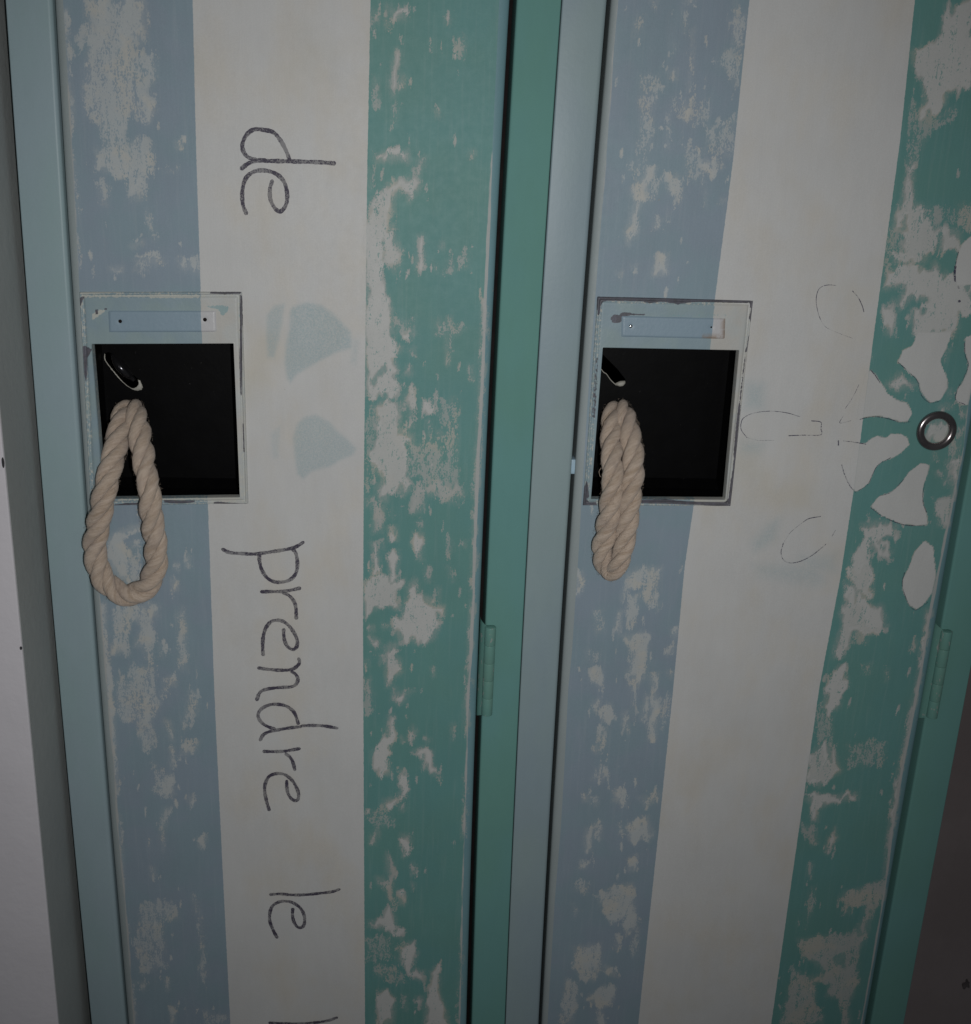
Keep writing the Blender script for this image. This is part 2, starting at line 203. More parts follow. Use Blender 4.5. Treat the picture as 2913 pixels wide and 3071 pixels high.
WEAR_B=[(0.5,[343.7,229.7,346.2,229.7,346.1,220.5,342.0,218.8,341.5,225.0]),
(0.5,[350.6,237.5,354.7,237.6,353.5,233.0]),
(0.9,[369.8,238.1,373.5,238.2,372.8,236.7,370.3,237.0]),
(0.65,[368.7,236.5,369.7,236.6,370.9,221.2,370.1,221.2]),
(0.7,[374.2,222.9,374.8,222.9,376.3,205.0,376.3,191.6,375.7,191.6,375.5,207.4]),
(0.6,[395.0,229.7,403.3,231.5,403.3,223.8,403.7,212.9,397.4,215.8]),
(0.52,[394.2,213.4,402.9,212.1,403.2,201.9,402.3,193.9,396.3,201.7,391.6,205.5]),
(0.5,[394.1,238.8,399.9,239.0,399.0,232.1,393.6,235.0]),
(0.8,[364.8,200.8,366.8,202.4,367.2,197.7,365.4,198.4]),
(0.6,[364.2,216.4,366.7,216.5,365.9,211.8]),
(0.47,[347.0,198.7,358.0,200.6,358.8,191.1,356.9,183.0,358.8,171.0,356.9,162.8,353.2,155.3,348.3,161.8,348.7,178.8]),
(0.75,[373.1,184.3,377.6,187.6,377.3,176.4,374.7,177.1]),
(0.38,[365.9,188.1,388.2,188.7,389.5,167.8,379.2,175.6,366.6,180.1]),
(0.52,[388.2,171.8,403.0,179.5,403.7,156.6,394.9,157.2,388.9,164.5]),
(0.6,[364.8,178.4,365.7,178.5,366.7,160.6,366.0,160.6]),
(0.38,[342.8,155.0,354.9,155.4,353.9,146.2,343.5,145.1]),
(0.75,[384.7,154.5,395.0,156.4,398.1,151.5,393.2,148.1,386.0,150.4]),
(0.92,[355.4,149.6,360.6,149.7,357.7,143.0,356.8,132.9,349.8,132.8,347.6,137.7,352.5,142.9,354.8,146.3]),
(0.78,[366.2,145.7,374.9,146.8,376.4,135.1,374.5,131.7,367.6,140.8]),
(0.5,[356.0,143.0,366.5,143.2,362.0,133.9,356.9,131.3]),
(0.38,[373.2,165.7,389.4,159.6,387.6,142.9,376.9,144.3]),
(0.92,[350.8,131.1,353.5,130.3,351.5,122.7,353.0,114.2,349.8,109.8,348.3,107.2,346.9,113.2,348.8,123.4]),
(0.6,[386.6,148.7,387.4,148.8,391.5,130.4,390.6,130.4]),
(0.85,[363.2,120.4,365.7,121.3,364.3,117.9,362.5,117.8]),
(0.6,[370.6,126.5,371.5,126.5,370.0,123.1,369.1,123.1]),
(0.92,[366.7,100.7,371.0,101.7,372.4,91.2,364.0,90.2,365.3,95.4]),
(0.7,[351.0,95.1,353.7,95.2,353.9,92.6,351.2,92.5]),
(0.8,[343.7,90.6,345.5,90.6,345.2,88.9]),
(0.7,[400.0,134.0,401.8,133.2,401.1,131.5]),
(0.5,[328.9,213.8,331.0,213.9,330.2,166.2,328.9,166.1]),
(0.8,[331.2,-97.2,334.2,-97.2,335.5,-102.7,333.5,-112.9,331.7,-112.0]),
(0.8,[362.9,-98.6,367.1,-95.8,375.6,-93.9,373.0,-104.1,364.7,-109.8,361.8,-117.3,362.6,-105.1]),
(0.66,[366.8,-93.1,385.9,-92.8,384.1,-102.1,383.0,-118.9,380.4,-119.9,375.5,-114.3,376.3,-102.2,371.3,-105.0]),
(0.68,[365.0,-113.5,371.8,-111.5,371.9,-123.7,371.1,-135.1,366.6,-134.2,364.7,-121.0]),
(0.85,[360.5,-123.8,362.3,-123.8,361.6,-138.1,359.4,-138.1]),
(0.47,[342.9,-122.2,351.6,-122.1,352.0,-139.1,346.7,-140.1,344.1,-134.4]),
(0.8,[363.6,-140.9,375.7,-137.9,381.2,-139.8,380.6,-153.2,379.4,-161.0,380.2,-170.8,373.9,-181.7,371.5,-173.8,369.2,-167.0,372.1,-159.1,368.5,-147.6]),
(0.8,[395.9,-135.8,399.5,-135.8,399.1,-141.5,397.4,-142.5]),
(0.7,[392.8,-151.2,399.6,-147.3,398.4,-153.1,393.1,-154.1]),
(0.7,[396.0,-166.7,400.6,-167.7,398.3,-171.6]),
(0.7,[384.6,-117.9,386.4,-117.9,385.1,-123.6]),
(0.92,[344.6,-167.2,350.3,-166.1,352.1,-172.0,350.2,-176.9,346.4,-174.0]),
(0.42,[339.6,-151.7,350.2,-151.6,350.1,-163.2,344.8,-163.3]),
(0.8,[348.3,-188.8,351.3,-186.8,352.0,-196.8,349.7,-195.8]),
(0.87,[357.9,-189.7,360.2,-190.7,362.7,-200.7,354.8,-203.8,355.2,-196.7]),
(0.8,[368.3,-196.6,371.4,-195.6,371.4,-206.7,372.7,-211.7,369.5,-206.7]),
(0.9,[383.2,-184.6,384.1,-184.6,383.8,-192.5,382.1,-202.6,381.0,-201.6]),
(0.8,[384.5,-168.8,389.8,-167.8,389.4,-173.7,388.1,-178.6,391.6,-188.5,391.9,-201.5,391.3,-216.7,387.7,-216.7,386.3,-200.5,386.3,-178.6]),
(0.5,[391.3,-184.5,399.4,-184.5,399.6,-196.4,396.3,-210.6,393.2,-206.6]),
(0.65,[351.1,-208.8,357.8,-207.8,357.7,-218.9,354.6,-227.1,351.8,-226.1,354.0,-217.9]),
(0.6,[355.3,-236.4,358.0,-236.4,363.6,-248.9,351.4,-246.8]),
(0.9,[367.7,-255.1,372.4,-255.1,375.7,-262.5,375.2,-267.8,367.9,-263.6]),
(0.8,[346.3,-260.5,348.6,-259.4,348.9,-264.7,346.1,-264.7]),
(0.75,[353.3,-261.5,355.2,-261.5,355.2,-268.9,354.3,-268.9]),
(0.7,[386.9,-262.4,397.5,-256.1,399.7,-260.3,392.6,-264.5,390.1,-267.7]),
(0.75,[378.1,-281.6,389.0,-277.3,393.9,-290.0,378.8,-290.0]),
(0.7,[354.7,-281.7,358.4,-280.6,358.5,-288.1,355.2,-288.1]),
(0.6,[372.9,-180.7,374.4,-181.7,376.9,-201.6,375.5,-201.6]),
(0.6,[372.6,-282.7,375.4,-282.7,376.0,-290.0,373.2,-290.0]),
(0.7,[355.3,-280.9,360.0,-286.5,360.0,-295.0,356.6,-290.8]),
(0.8,[350.1,-286.5,353.9,-287.9,353.8,-303.6,350.7,-305.1,349.6,-297.9]),
(0.9,[378.9,-283.6,387.6,-276.5,389.5,-283.6,384.4,-297.9,380.3,-293.6]),
(0.88,[348.1,-312.3,351.9,-313.7,351.0,-318.1,347.9,-318.1]),
(0.88,[381.1,-310.8,386.5,-307.9,386.2,-319.6,382.4,-319.6]),
(0.7,[385.1,-261.1,392.0,-261.1,392.5,-266.7,386.7,-265.3]),
(0.57,[345.6,-331.2,355.5,-329.8,353.7,-340.1,346.0,-337.1]),
(0.78,[361.3,-340.1,370.9,-334.2,385.7,-329.8,389.0,-355.0,391.5,-370.1,384.2,-374.7,381.7,-359.5,373.1,-364.0,367.3,-353.5]),
(0.6,[344.1,-347.5,349.5,-353.5,346.0,-358.0]),
(0.7,[376.7,-377.7,381.7,-376.2,380.1,-388.4,377.4,-386.9]),
(0.72,[347.7,-383.7,366.7,-380.7,368.2,-402.3,363.9,-414.7,353.2,-410.0,348.6,-399.1]),
(0.92,[370.7,-400.7,378.7,-403.9,380.4,-410.1,375.1,-408.5]),
(0.65,[342.9,-411.5,352.2,-414.7,353.2,-430.4,350.7,-452.1,341.7,-433.5]),
(0.85,[359.8,-430.5,371.9,-417.9,380.0,-421.1,378.3,-433.7,370.8,-438.5,374.4,-452.3,369.1,-452.3,369.3,-436.9]),
(0.6,[342.1,-439.9,349.9,-439.9,348.1,-452.1,340.2,-452.0]),
(0.7,[386.0,-261.1,398.0,-258.3,398.5,-263.9,389.0,-268.1]),
(0.78,[384.9,-278.0,390.9,-276.5,397.0,-289.3,393.8,-296.4,386.1,-293.6]),
(0.5,[386.6,-362.6,394.2,-361.1,394.2,-393.1,389.0,-393.1]),
(0.96,[516.1,239.9,520.5,237.3,529.6,248.4,538.5,198.2,527.4,197.0,522.7,194.9,522.7,188.3,516.1,185.3,510.5,181.3,510.7,192.7,507.2,202.0,500.9,209.3,498.9,215.7,508.7,217.8,514.1,221.6,514.6,230.8,515.9,235.3]),
(0.5,[501.9,190.6,515.0,185.3,520.5,183.5,516.2,171.9,510.1,158.2,507.9,152.3,502.9,177.3]),
(0.55,[518.4,183.5,528.0,187.5,527.6,183.7,516.6,175.8]),
(0.85,[506.5,158.1,509.8,160.2,510.6,148.4,509.0,138.5,507.0,131.5,506.3,142.4]),
(0.92,[507.3,147.9,509.3,148.0,512.5,134.0,518.0,133.6,520.6,129.9,522.3,122.8,527.4,121.9,531.8,120.1,539.8,120.3,543.6,118.5,544.6,112.7,542.3,108.8,540.1,112.6,537.6,109.7,532.7,108.6,532.2,117.3,529.2,117.2,529.5,109.5,526.9,106.5,524.8,101.1,518.8,100.5,512.6,101.3,509.8,99.3,506.5,101.2,505.1,104.1,511.7,107.1,508.0,110.9,510.0,114.8,503.9,118.0,502.7,119.4,503.0,130.9,505.6,132.8]),
(-1,[507.9,126.7,509.8,126.8,510.5,120.8,508.8,120.8]),
(-1,[505.4,121.7,506.6,121.7,507.0,119.3,505.7,119.3]),
(0.6,[520.2,132.3,530.2,132.5,531.8,125.9,522.3,122.8]),
(0.42,[531.7,132.5,540.2,132.7,539.5,122.2,533.5,122.1]),
(0.62,[540.4,134.6,548.4,134.8,550.9,120.6,541.5,122.3,540.3,128.9]),
(0.5,[499.0,117.4,509.1,117.2,510.1,104.2,502.3,102.0]),
(0.97,[510.0,98.3,517.9,100.0,524.2,98.6,526.7,95.8,529.6,96.3,531.4,100.8,534.8,95.9,534.8,92.5,538.5,95.0,543.0,92.7,546.1,89.3,556.3,89.5,559.0,74.1,550.4,73.5,549.2,68.4,551.1,63.4,549.8,58.8,525.5,58.3,521.0,70.3,522.2,72.9,530.4,73.0,531.1,78.0,521.0,80.3,513.9,73.2,512.7,77.6,515.3,83.7,514.9,86.6,506.8,86.0,503.9,84.9,503.7,93.3,508.3,96.3]),
(0.5,[497.9,97.6,503.6,100.1,507.1,97.3,503.8,92.3,498.7,92.2]),
(1.3,[551.4,117.7,546.2,112.8,544.5,107.4,543.9,102.0,543.6,98.1,545.3,91.3,546.8,88.3,556.5,88.5]),
(0.88,[504.5,74.0,508.6,74.1,509.5,78.1,510.6,77.6,512.6,64.6,511.5,58.6,508.4,58.6,506.8,66.0,505.1,70.5]),
(1.3,[527.4,60.0,548.1,60.4,547.8,55.8,546.3,49.2,544.2,43.0,547.9,36.8,550.6,31.7,551.5,26.5,549.1,20.1,547.9,18.0,542.3,16.8,538.7,19.4,534.7,24.6,532.9,29.3,529.7,32.8,525.2,34.8,521.4,38.9,518.4,41.4,519.9,48.6,525.6,51.8]),
(1.3,[499.4,34.3,502.5,36.5,509.9,28.8,514.5,22.6,521.5,18.0,527.5,16.6,530.7,12.9,532.2,10.3,530.4,5.0,525.7,4.4,520.2,5.9,512.0,7.8,504.1,7.2,498.0,5.7,497.7,22.3]),
(0.85,[512.7,27.8,516.4,30.5,521.0,34.7,523.8,30.1,532.0,28.2,526.1,25.5,520.6,23.8,516.7,25.3]),
(1.3,[499.1,-9.0,505.5,-9.4,508.3,-6.6,512.2,-4.4,517.8,-5.9,520.5,-3.2,527.9,-3.1,531.5,-5.2,533.6,-10.0,528.8,-15.5,524.0,-18.8,517.9,-21.1,514.3,-25.5,511.4,-35.4,507.6,-38.8,503.6,-41.1,499.8,-36.7,497.5,-20.3]),
(1.3,[542.4,-21.5,548.3,-22.6,548.1,-28.5,546.6,-36.9,548.3,-47.7,551.8,-54.9,553.6,-62.2,546.1,-62.9,534.0,-61.2,522.7,-56.5,514.8,-50.6,518.5,-43.9,526.2,-40.8,531.3,-35.9,535.8,-27.5]),
(1.3,[553.0,-72.6,559.6,-76.8,562.8,-89.2,564.7,-96.8,564.1,-108.2,559.6,-117.1,555.2,-120.4,549.9,-117.2,544.1,-107.1,542.9,-99.5,545.7,-90.7,547.7,-80.7]),
(1.3,[561.3,59.2,556.9,57.5,557.8,49.4,560.9,43.3,562.0,37.1,559.8,28.7,557.6,26.1,557.4,19.2,559.7,16.6,564.1,15.7,566.3,15.7,566.8,27.8]),
(0.9,[558.6,-20.4,567.0,-19.2,569.1,-22.4,568.8,-30.1,569.9,-45.5,567.1,-45.6,566.1,-32.9,563.8,-35.7,560.8,-27.5]),
(0.92,[544.2,4.7,554.0,7.0,557.3,-0.4,556.5,-8.0,548.1,-9.2,543.4,-3.4]),
(0.8,[548.3,15.4,550.9,15.4,551.5,12.3,548.8,12.2]),
(0.8,[552.9,16.5,556.0,16.6,556.0,13.9,553.4,13.3]),
(0.75,[552.7,23.9,554.8,23.9,555.2,21.3,553.1,21.3]),
(0.7,[563.4,14.1,566.5,14.1,567.6,7.8,563.4,7.7]),
(0.7,[562.7,2.3,566.0,1.9,565.4,-16.5,560.5,-19.3,560.8,-8.5]),
(0.8,[552.8,-27.6,557.0,-27.0,557.3,-29.2,553.6,-29.3]),
(0.7,[559.0,-32.5,561.1,-32.5,560.7,-36.3,559.5,-35.8]),
(0.6,[549.5,-14.6,552.2,-14.6,552.0,-19.4,550.3,-19.5]),
(0.6,[546.2,49.7,549.3,50.2,549.6,48.2,547.1,47.6]),
(0.6,[544.5,44.5,548.1,44.6,547.6,41.5,544.4,41.9]),
(0.7,[498.4,46.7,501.2,45.2,501.0,43.1,499.1,42.1]),
(0.8,[556.3,-46.3,566.3,-42.6,568.2,-60.7,560.1,-62.1]),
(0.85,[510.7,-62.8,519.6,-59.6,533.0,-62.4,534.1,-69.8,522.7,-72.4,532.3,-80.9,530.7,-85.9,523.6,-78.5,517.9,-79.9,521.4,-96.0,524.7,-109.9,521.8,-115.0,512.7,-110.0,509.2,-102.5,508.8,-82.5,514.6,-73.7]),
(0.88,[505.5,-101.2,515.5,-112.5,524.8,-118.8,531.8,-117.4,535.8,-127.7,528.8,-137.9,507.0,-138.1,508.3,-121.5]),
(0.9,[562.2,-122.2,565.7,-124.8,566.5,-137.5,563.5,-137.5]),
(0.92,[507.2,-91.3,520.4,-91.2,521.3,-103.3,524.5,-107.0,523.7,-113.6,519.3,-113.6,513.5,-110.9,509.7,-102.5,507.4,-98.8]),
(0.92,[508.1,-110.0,513.8,-112.7,520.8,-118.3,525.0,-128.8,534.9,-128.7,538.2,-132.5,528.1,-137.4,514.4,-135.6,513.8,-144.3,511.5,-154.0,505.5,-156.0,505.3,-148.2,506.7,-138.5,508.1,-128.9,505.9,-126.1]),
(0.8,[530.0,-120.1,532.4,-121.1,532.2,-128.7,528.6,-128.7]),
(0.88,[509.9,-161.8,513.8,-163.8,517.9,-173.6,514.3,-180.6,514.9,-191.6,509.0,-195.7,502.2,-192.7,504.5,-182.7,505.0,-172.7]),
(0.48,[497.8,-193.7,510.7,-194.7,513.9,-218.1,503.7,-218.1]),
(0.9,[504.1,-221.2,513.3,-220.1,521.7,-240.9,511.5,-248.3,509.3,-253.5,504.0,-248.3,499.4,-242.0,499.5,-228.5]),
(-1,[509.4,-222.2,511.7,-222.2,513.2,-233.6,510.9,-233.6]),
(0.5,[526.7,-158.7,532.1,-158.7,532.5,-167.6,527.1,-167.6]),
(0.6,[541.1,-163.5,542.9,-163.5,543.3,-172.4]),
(0.5,[515.5,-137.5,525.3,-136.4,525.8,-146.1,516.5,-144.2]),
(0.85,[557.2,-144.8,558.6,-141.9,558.8,-148.7,557.1,-149.7]),
(0.6,[537.6,-227.2,540.4,-227.2,540.0,-231.4]),
(0.92,[562.4,-120.7,565.2,-121.7,567.3,-139.9,566.5,-157.4,565.9,-182.2,565.5,-202.4,565.0,-223.0,564.6,-244.9,565.8,-289.7,563.0,-289.7,562.2,-259.7,562.7,-238.6,563.6,-202.4,564.5,-167.3,563.0,-152.6,564.3,-138.0]),
(0.88,[504.1,-258.0,519.2,-259.3,535.2,-257.9,535.8,-262.1,520.0,-264.9,510.5,-269.2,510.8,-280.5,507.0,-280.5,505.2,-266.4,499.7,-262.2]),
(0.6,[498.4,-282.0,509.9,-283.4,514.3,-297.7,509.6,-300.6,503.1,-289.1]),
(0.85,[521.3,-293.4,523.9,-284.8,526.4,-293.4,521.8,-306.4,519.5,-303.5]),
(0.7,[509.0,-315.2,512.2,-315.2,512.4,-326.9,510.1,-324.0]),
(0.58,[513.8,-332.9,516.4,-332.9,516.8,-355.3,514.4,-367.4,513.2,-347.8]),
(0.72,[534.7,-344.8,537.5,-337.3,549.9,-334.4,559.6,-329.9,566.8,-327.0,568.0,-343.4,561.6,-352.4,560.3,-361.5,558.9,-378.3,555.9,-393.8,559.2,-417.3,555.5,-438.1,559.1,-453.7,553.7,-453.6,548.0,-431.6,536.9,-428.4,537.8,-415.6,527.2,-415.6,530.2,-437.9,537.9,-446.0,537.6,-453.5,505.4,-453.3,507.5,-437.8,508.9,-417.1,509.8,-402.9,515.9,-409.2,526.6,-410.9,532.8,-407.7,525.2,-399.9,516.5,-393.6,509.3,-378.1,529.7,-375.1,545.4,-375.2,557.3,-358.4,554.7,-349.3,543.9,-346.3,544.1,-356.9,540.2,-356.9,540.3,-347.8]),
(-1,[537.5,-393.7,547.5,-390.6,548.0,-403.1,541.2,-401.5]),
(-1,[544.3,-358.4,553.6,-350.9,555.6,-373.7,545.8,-369.0]),
(0.8,[563.8,-179.0,566.8,-178.9,566.2,-209.6,565.6,-236.9,565.9,-279.0,564.9,-297.7,566.8,-327.0,564.3,-327.0,562.8,-300.6,563.1,-277.6,563.6,-239.7]),
(0.48,[523.5,-219.3,550.5,-219.2,553.0,-235.6,526.0,-237.1])]
PRINT_A=[(0.9,[152.8,66.8,161.7,69.6,169.9,68.0,176.4,63.7,182.9,57.3,187.1,52.7,187.7,43.7,178.1,40.5,170.9,36.7,162.5,31.7,154.6,26.7,151.0,21.7,149.2,24.7,148.1,33.2,148.9,45.3,151.4,54.9,151.6,63.8]),
(0.75,[138.0,61.7,142.2,67.1,148.1,68.4,146.8,57.8,144.8,47.6,141.6,36.7,138.0,36.7,137.4,48.7]),
(0.8,[154.9,-3.0,159.2,0.8,165.9,2.5,174.4,-2.0,179.2,-7.6,186.0,-13.2,190.3,-18.2,189.1,-22.0,181.1,-25.4,174.3,-30.0,163.7,-32.7,158.1,-38.0,154.5,-34.8,153.3,-25.2,152.3,-12.5]),
(0.4,[138.9,-9.6,144.5,-5.1,142.9,-25.3,139.8,-25.4]),
(0.4,[188.3,49.7,191.9,47.4,190.1,32.8,187.1,35.2])]
PRINT_B=[(0.55,[426.3,27.0,437.1,26.1,438.8,11.4,428.1,11.3]),
(0.5,[428.8,-10.5,441.5,-11.5,438.6,-16.2,429.3,-15.2]),
(0.55,[443.1,-75.9,451.2,-64.8,456.6,-61.1,455.7,-73.3,444.8,-80.8]),
(0.35,[444.8,-90.7,486.1,-90.2,492.5,-102.7,485.7,-105.3,449.2,-98.1]),
(0.35,[473.7,-85.4,497.0,-82.6,498.7,-95.0,480.8,-95.3])]
PRIMER_A=[(0.95,[30.1,69.6,33.0,70.3,31.6,67.9,30.7,65.0,30.0,65.0]),
(0.9,[30.3,41.7,32.7,41.0,35.3,39.7,34.3,37.5,32.3,34.6,31.6,27.3,30.6,20.2,30.1,23.7,30.1,33.8]),
(0.85,[105.7,74.5,123.3,74.9,123.2,73.9,113.4,73.5,105.7,73.7]),
(0.85,[122.9,73.5,123.9,72.7,123.0,32.0,121.8,13.0,121.2,15.2,121.2,32.0,122.2,53.6]),
(0.8,[122.0,-3.4,122.7,-3.4,122.9,-21.6,122.2,-21.6]),
(0.95,[42.6,-55.7,56.7,-54.6,56.6,-55.5,42.5,-57.0]),
(0.95,[73.0,-52.6,91.5,-52.9,91.1,-53.7,83.3,-54.5,72.9,-54.2]),
(0.75,[103.3,-53.2,123.4,-53.9,123.4,-54.8,103.3,-54.2]),
(1.2,[39.2,63.0,40.3,63.0,40.3,62.0,39.1,62.0]),
(1.2,[39.0,61.3,40.4,61.3,40.3,60.6,39.0,60.6]),
(1.2,[44.0,63.9,45.8,63.8,45.6,63.0,44.1,63.1])]
CREAM_A=[(0.8,[30.8,73.1,91.8,75.7,92.4,74.1,61.0,73.4,30.7,71.6]),
(0.9,[31.4,71.2,67.9,71.7,78.4,72.4,99.4,72.4,99.3,71.3,81.8,70.3,67.9,70.9,40.0,70.5,31.3,70.4]),
(0.75,[36.5,60.3,41.6,63.2,45.0,62.6,41.4,59.7,37.0,56.8]),
(0.7,[31.3,40.3,35.2,38.9,34.6,36.8,32.7,36.0]),
(0.5,[116.5,2.5,118.7,2.5,121.3,-49.4,119.0,-49.4]),
(0.8,[45.0,-52.1,119.0,-50.2,119.0,-51.3,45.0,-53.2])]
TEAL_A=[(0.8,[102.6,66.2,109.7,67.1,116.3,66.5,115.2,63.3,112.3,60.5,109.6,64.6,104.7,65.4]),
(0.6,[122.4,69.1,123.1,69.1,122.8,58.6,121.5,60.7]),
(0.5,[103.4,-52.8,123.4,-53.3,123.4,-54.5,103.3,-54.3])]
PRIMER_B=[(0.97,[331.9,76.7,337.8,76.6,372.9,76.8,401.1,76.7,422.4,76.3,422.0,75.2,401.3,75.2,388.6,74.8,380.3,73.5,375.3,74.2,370.3,74.8,363.3,73.7,359.0,74.6,338.0,74.5,335.4,73.8,334.3,71.5,334.2,66.3,332.8,66.3]),
(0.97,[340.8,64.6,342.1,66.2,343.8,66.7,345.6,65.9,346.9,67.5,348.7,68.1,352.6,67.5,361.1,67.1,361.0,66.5,352.7,66.4,348.8,65.7,347.2,64.3,347.1,62.1,343.9,61.6,341.7,62.1]),
(0.9,[422.4,76.2,425.3,76.1,425.3,70.7,424.8,63.7,423.9,65.8,424.2,72.1]),
(0.8,[424.5,56.7,425.0,56.7,424.4,46.0,423.8,46.0]),
(0.5,[333.7,40.7,335.1,40.7,335.7,26.4,335.6,3.4,333.7,3.4,333.4,19.1,333.8,33.5]),
(0.7,[330.1,19.0,330.9,19.1,331.5,4.5,330.9,4.5]),
(0.95,[330.4,-31.4,331.1,-31.4,331.5,-49.0,330.6,-48.2]),
(0.97,[333.1,-35.9,334.1,-39.0,335.3,-46.6,333.9,-48.2,335.9,-50.5,340.0,-50.1,340.6,-51.9,331.6,-52.5,331.6,-45.1,332.2,-40.5]),
(0.97,[368.4,-48.1,384.0,-47.4,391.5,-48.2,402.8,-48.9,420.8,-49.2,423.5,-46.8,423.8,-36.0,423.9,-28.4,425.1,-28.4,425.7,-39.1,425.1,-51.6,406.7,-50.7,391.7,-50.4,368.6,-50.3]),
(0.72,[423.3,13.5,424.4,13.5,424.6,-8.8,425.4,-28.4,424.1,-28.4,423.0,-1.3]),
(0.55,[423.5,41.0,424.4,45.3,424.3,20.8,424.2,13.5,423.3,13.5]),
(1.2,[425.3,-36.0,426.4,-36.0,426.4,-37.2,425.3,-37.3])]
CREAM_B=[(0.8,[332.7,79.1,372.7,78.9,425.1,77.6,425.2,77.1,372.8,78.2,332.8,78.0]),
(0.6,[369.4,-50.6,399.2,-50.8,424.8,-51.9,424.8,-52.4,369.4,-51.2]),
(0.5,[411.6,45.1,413.7,45.1,422.2,13.4,420.4,-39.2]),
(0.85,[385.0,-46.6,398.9,-47.1,410.1,-47.7,420.6,-47.5,420.8,-46.1,421.8,-46.1,421.9,-48.6,406.4,-48.2,385.1,-47.2])]
TEAL_B=[(0.6,[359.7,66.8,411.3,67.9,411.3,67.3,359.7,66.1]),
(0.4,[423.5,41.0,425.2,45.3,425.0,36.7,424.1,35.3])]
INK_DE=[[152.5,148.9,150.8,153.6,147.7,159.2,143.8,163.4,138.4,164.6,133.0,164.7,128.8,161.7,126.4,156.8,127.0,152.5,129.7,149.7,133.6,148.6],
[138.6,148.1,146.3,148.2,167.7,148.2,173.7,148.0,177.7,147.8],
[139.1,148.4,134.6,148.2,129.6,146.6,125.5,143.6],
[127.5,119.2,125.8,124.1,125.6,130.9,127.4,137.7,131.5,141.7,137.5,143.0,144.4,141.5,149.1,137.3,150.9,130.6,150.2,124.7,147.1,120.9,143.9,122.4,141.4,127.4,141.3,133.2,142.6,137.3]]
INK_PRENDRE=[[107.5,-84.4,111.7,-86.5,119.3,-87.1,127.0,-87.3,137.2,-85.8,150.0,-83.3,154.1,-81.6,157.7,-79.1],
[130.2,-88.2,130.2,-91.7,131.3,-97.2,134.3,-102.7,138.8,-105.7,144.5,-105.9,149.7,-103.9,153.1,-99.2,153.9,-92.5,153.0,-86.5,151.2,-83.8],
[131.0,-112.7,136.6,-112.5,144.4,-112.3,150.1,-111.3,155.2,-109.9],
[144.9,-113.4,148.0,-114.8,151.0,-118.4,152.5,-123.1,152.7,-130.8],
[131.1,-156.5,130.9,-151.8,131.3,-144.4,133.0,-138.1,136.2,-133.5,139.9,-132.2,144.0,-132.8,148.2,-136.2,151.7,-141.9,153.2,-147.0,152.4,-151.1,150.0,-152.5,146.9,-150.5,145.1,-146.5,144.5,-141.9,144.6,-138.5],
[127.9,-165.8,132.9,-166.6,140.8,-167.3,148.8,-166.8,153.0,-164.1,154.4,-161.5,153.9,-158.9],
[149.3,-168.3,151.9,-170.3,153.2,-173.8,151.8,-177.4,148.6,-179.2,140.6,-179.8,132.6,-181.1,128.3,-183.5,126.3,-188.8],
[153.0,-206.0,152.0,-201.8,149.9,-197.0,145.7,-193.4,140.4,-192.0,135.1,-192.2,129.7,-194.8,126.9,-199.0,127.6,-203.2,130.5,-206.8,134.7,-209.1,137.4,-209.9],
[127.8,-218.3,129.8,-214.6,133.6,-212.2,140.1,-210.6,148.1,-209.1,154.6,-208.3],
[155.4,-207.7,161.6,-207.3,169.7,-207.6,178.6,-209.2],
[130.0,-226.8,137.1,-226.9,144.1,-226.5,149.5,-225.4,153.6,-224.6],
[144.6,-228.6,147.3,-231.1,149.1,-234.8,150.3,-240.6],
[132.6,-271.5,130.9,-264.2,129.9,-256.0,130.9,-249.8,133.4,-245.4,138.4,-243.5,143.8,-244.4,148.7,-249.1,151.9,-256.0,152.6,-261.0,151.2,-264.2,147.9,-262.9,145.5,-258.5,144.8,-253.5,144.8,-249.1]]
INK_LE=[[132.1,-339.2,138.9,-338.8,146.3,-339.5,154.8,-339.5,166.1,-338.3,174.7,-337.0,179.8,-335.0],
[136.0,-375.1,133.3,-368.5,131.2,-361.0,131.6,-353.5,133.6,-348.4,137.7,-345.5,142.2,-344.7,147.3,-345.9,152.4,-350.1,155.2,-356.3,155.4,-363.1,153.6,-366.5,150.5,-366.2,148.0,-361.7,147.1,-356.2,147.4,-351.1],
[129.3,-449.2,138.8,-449.8,150.6,-450.1,162.4,-449.2,171.3,-447.6,177.9,-444.9]]
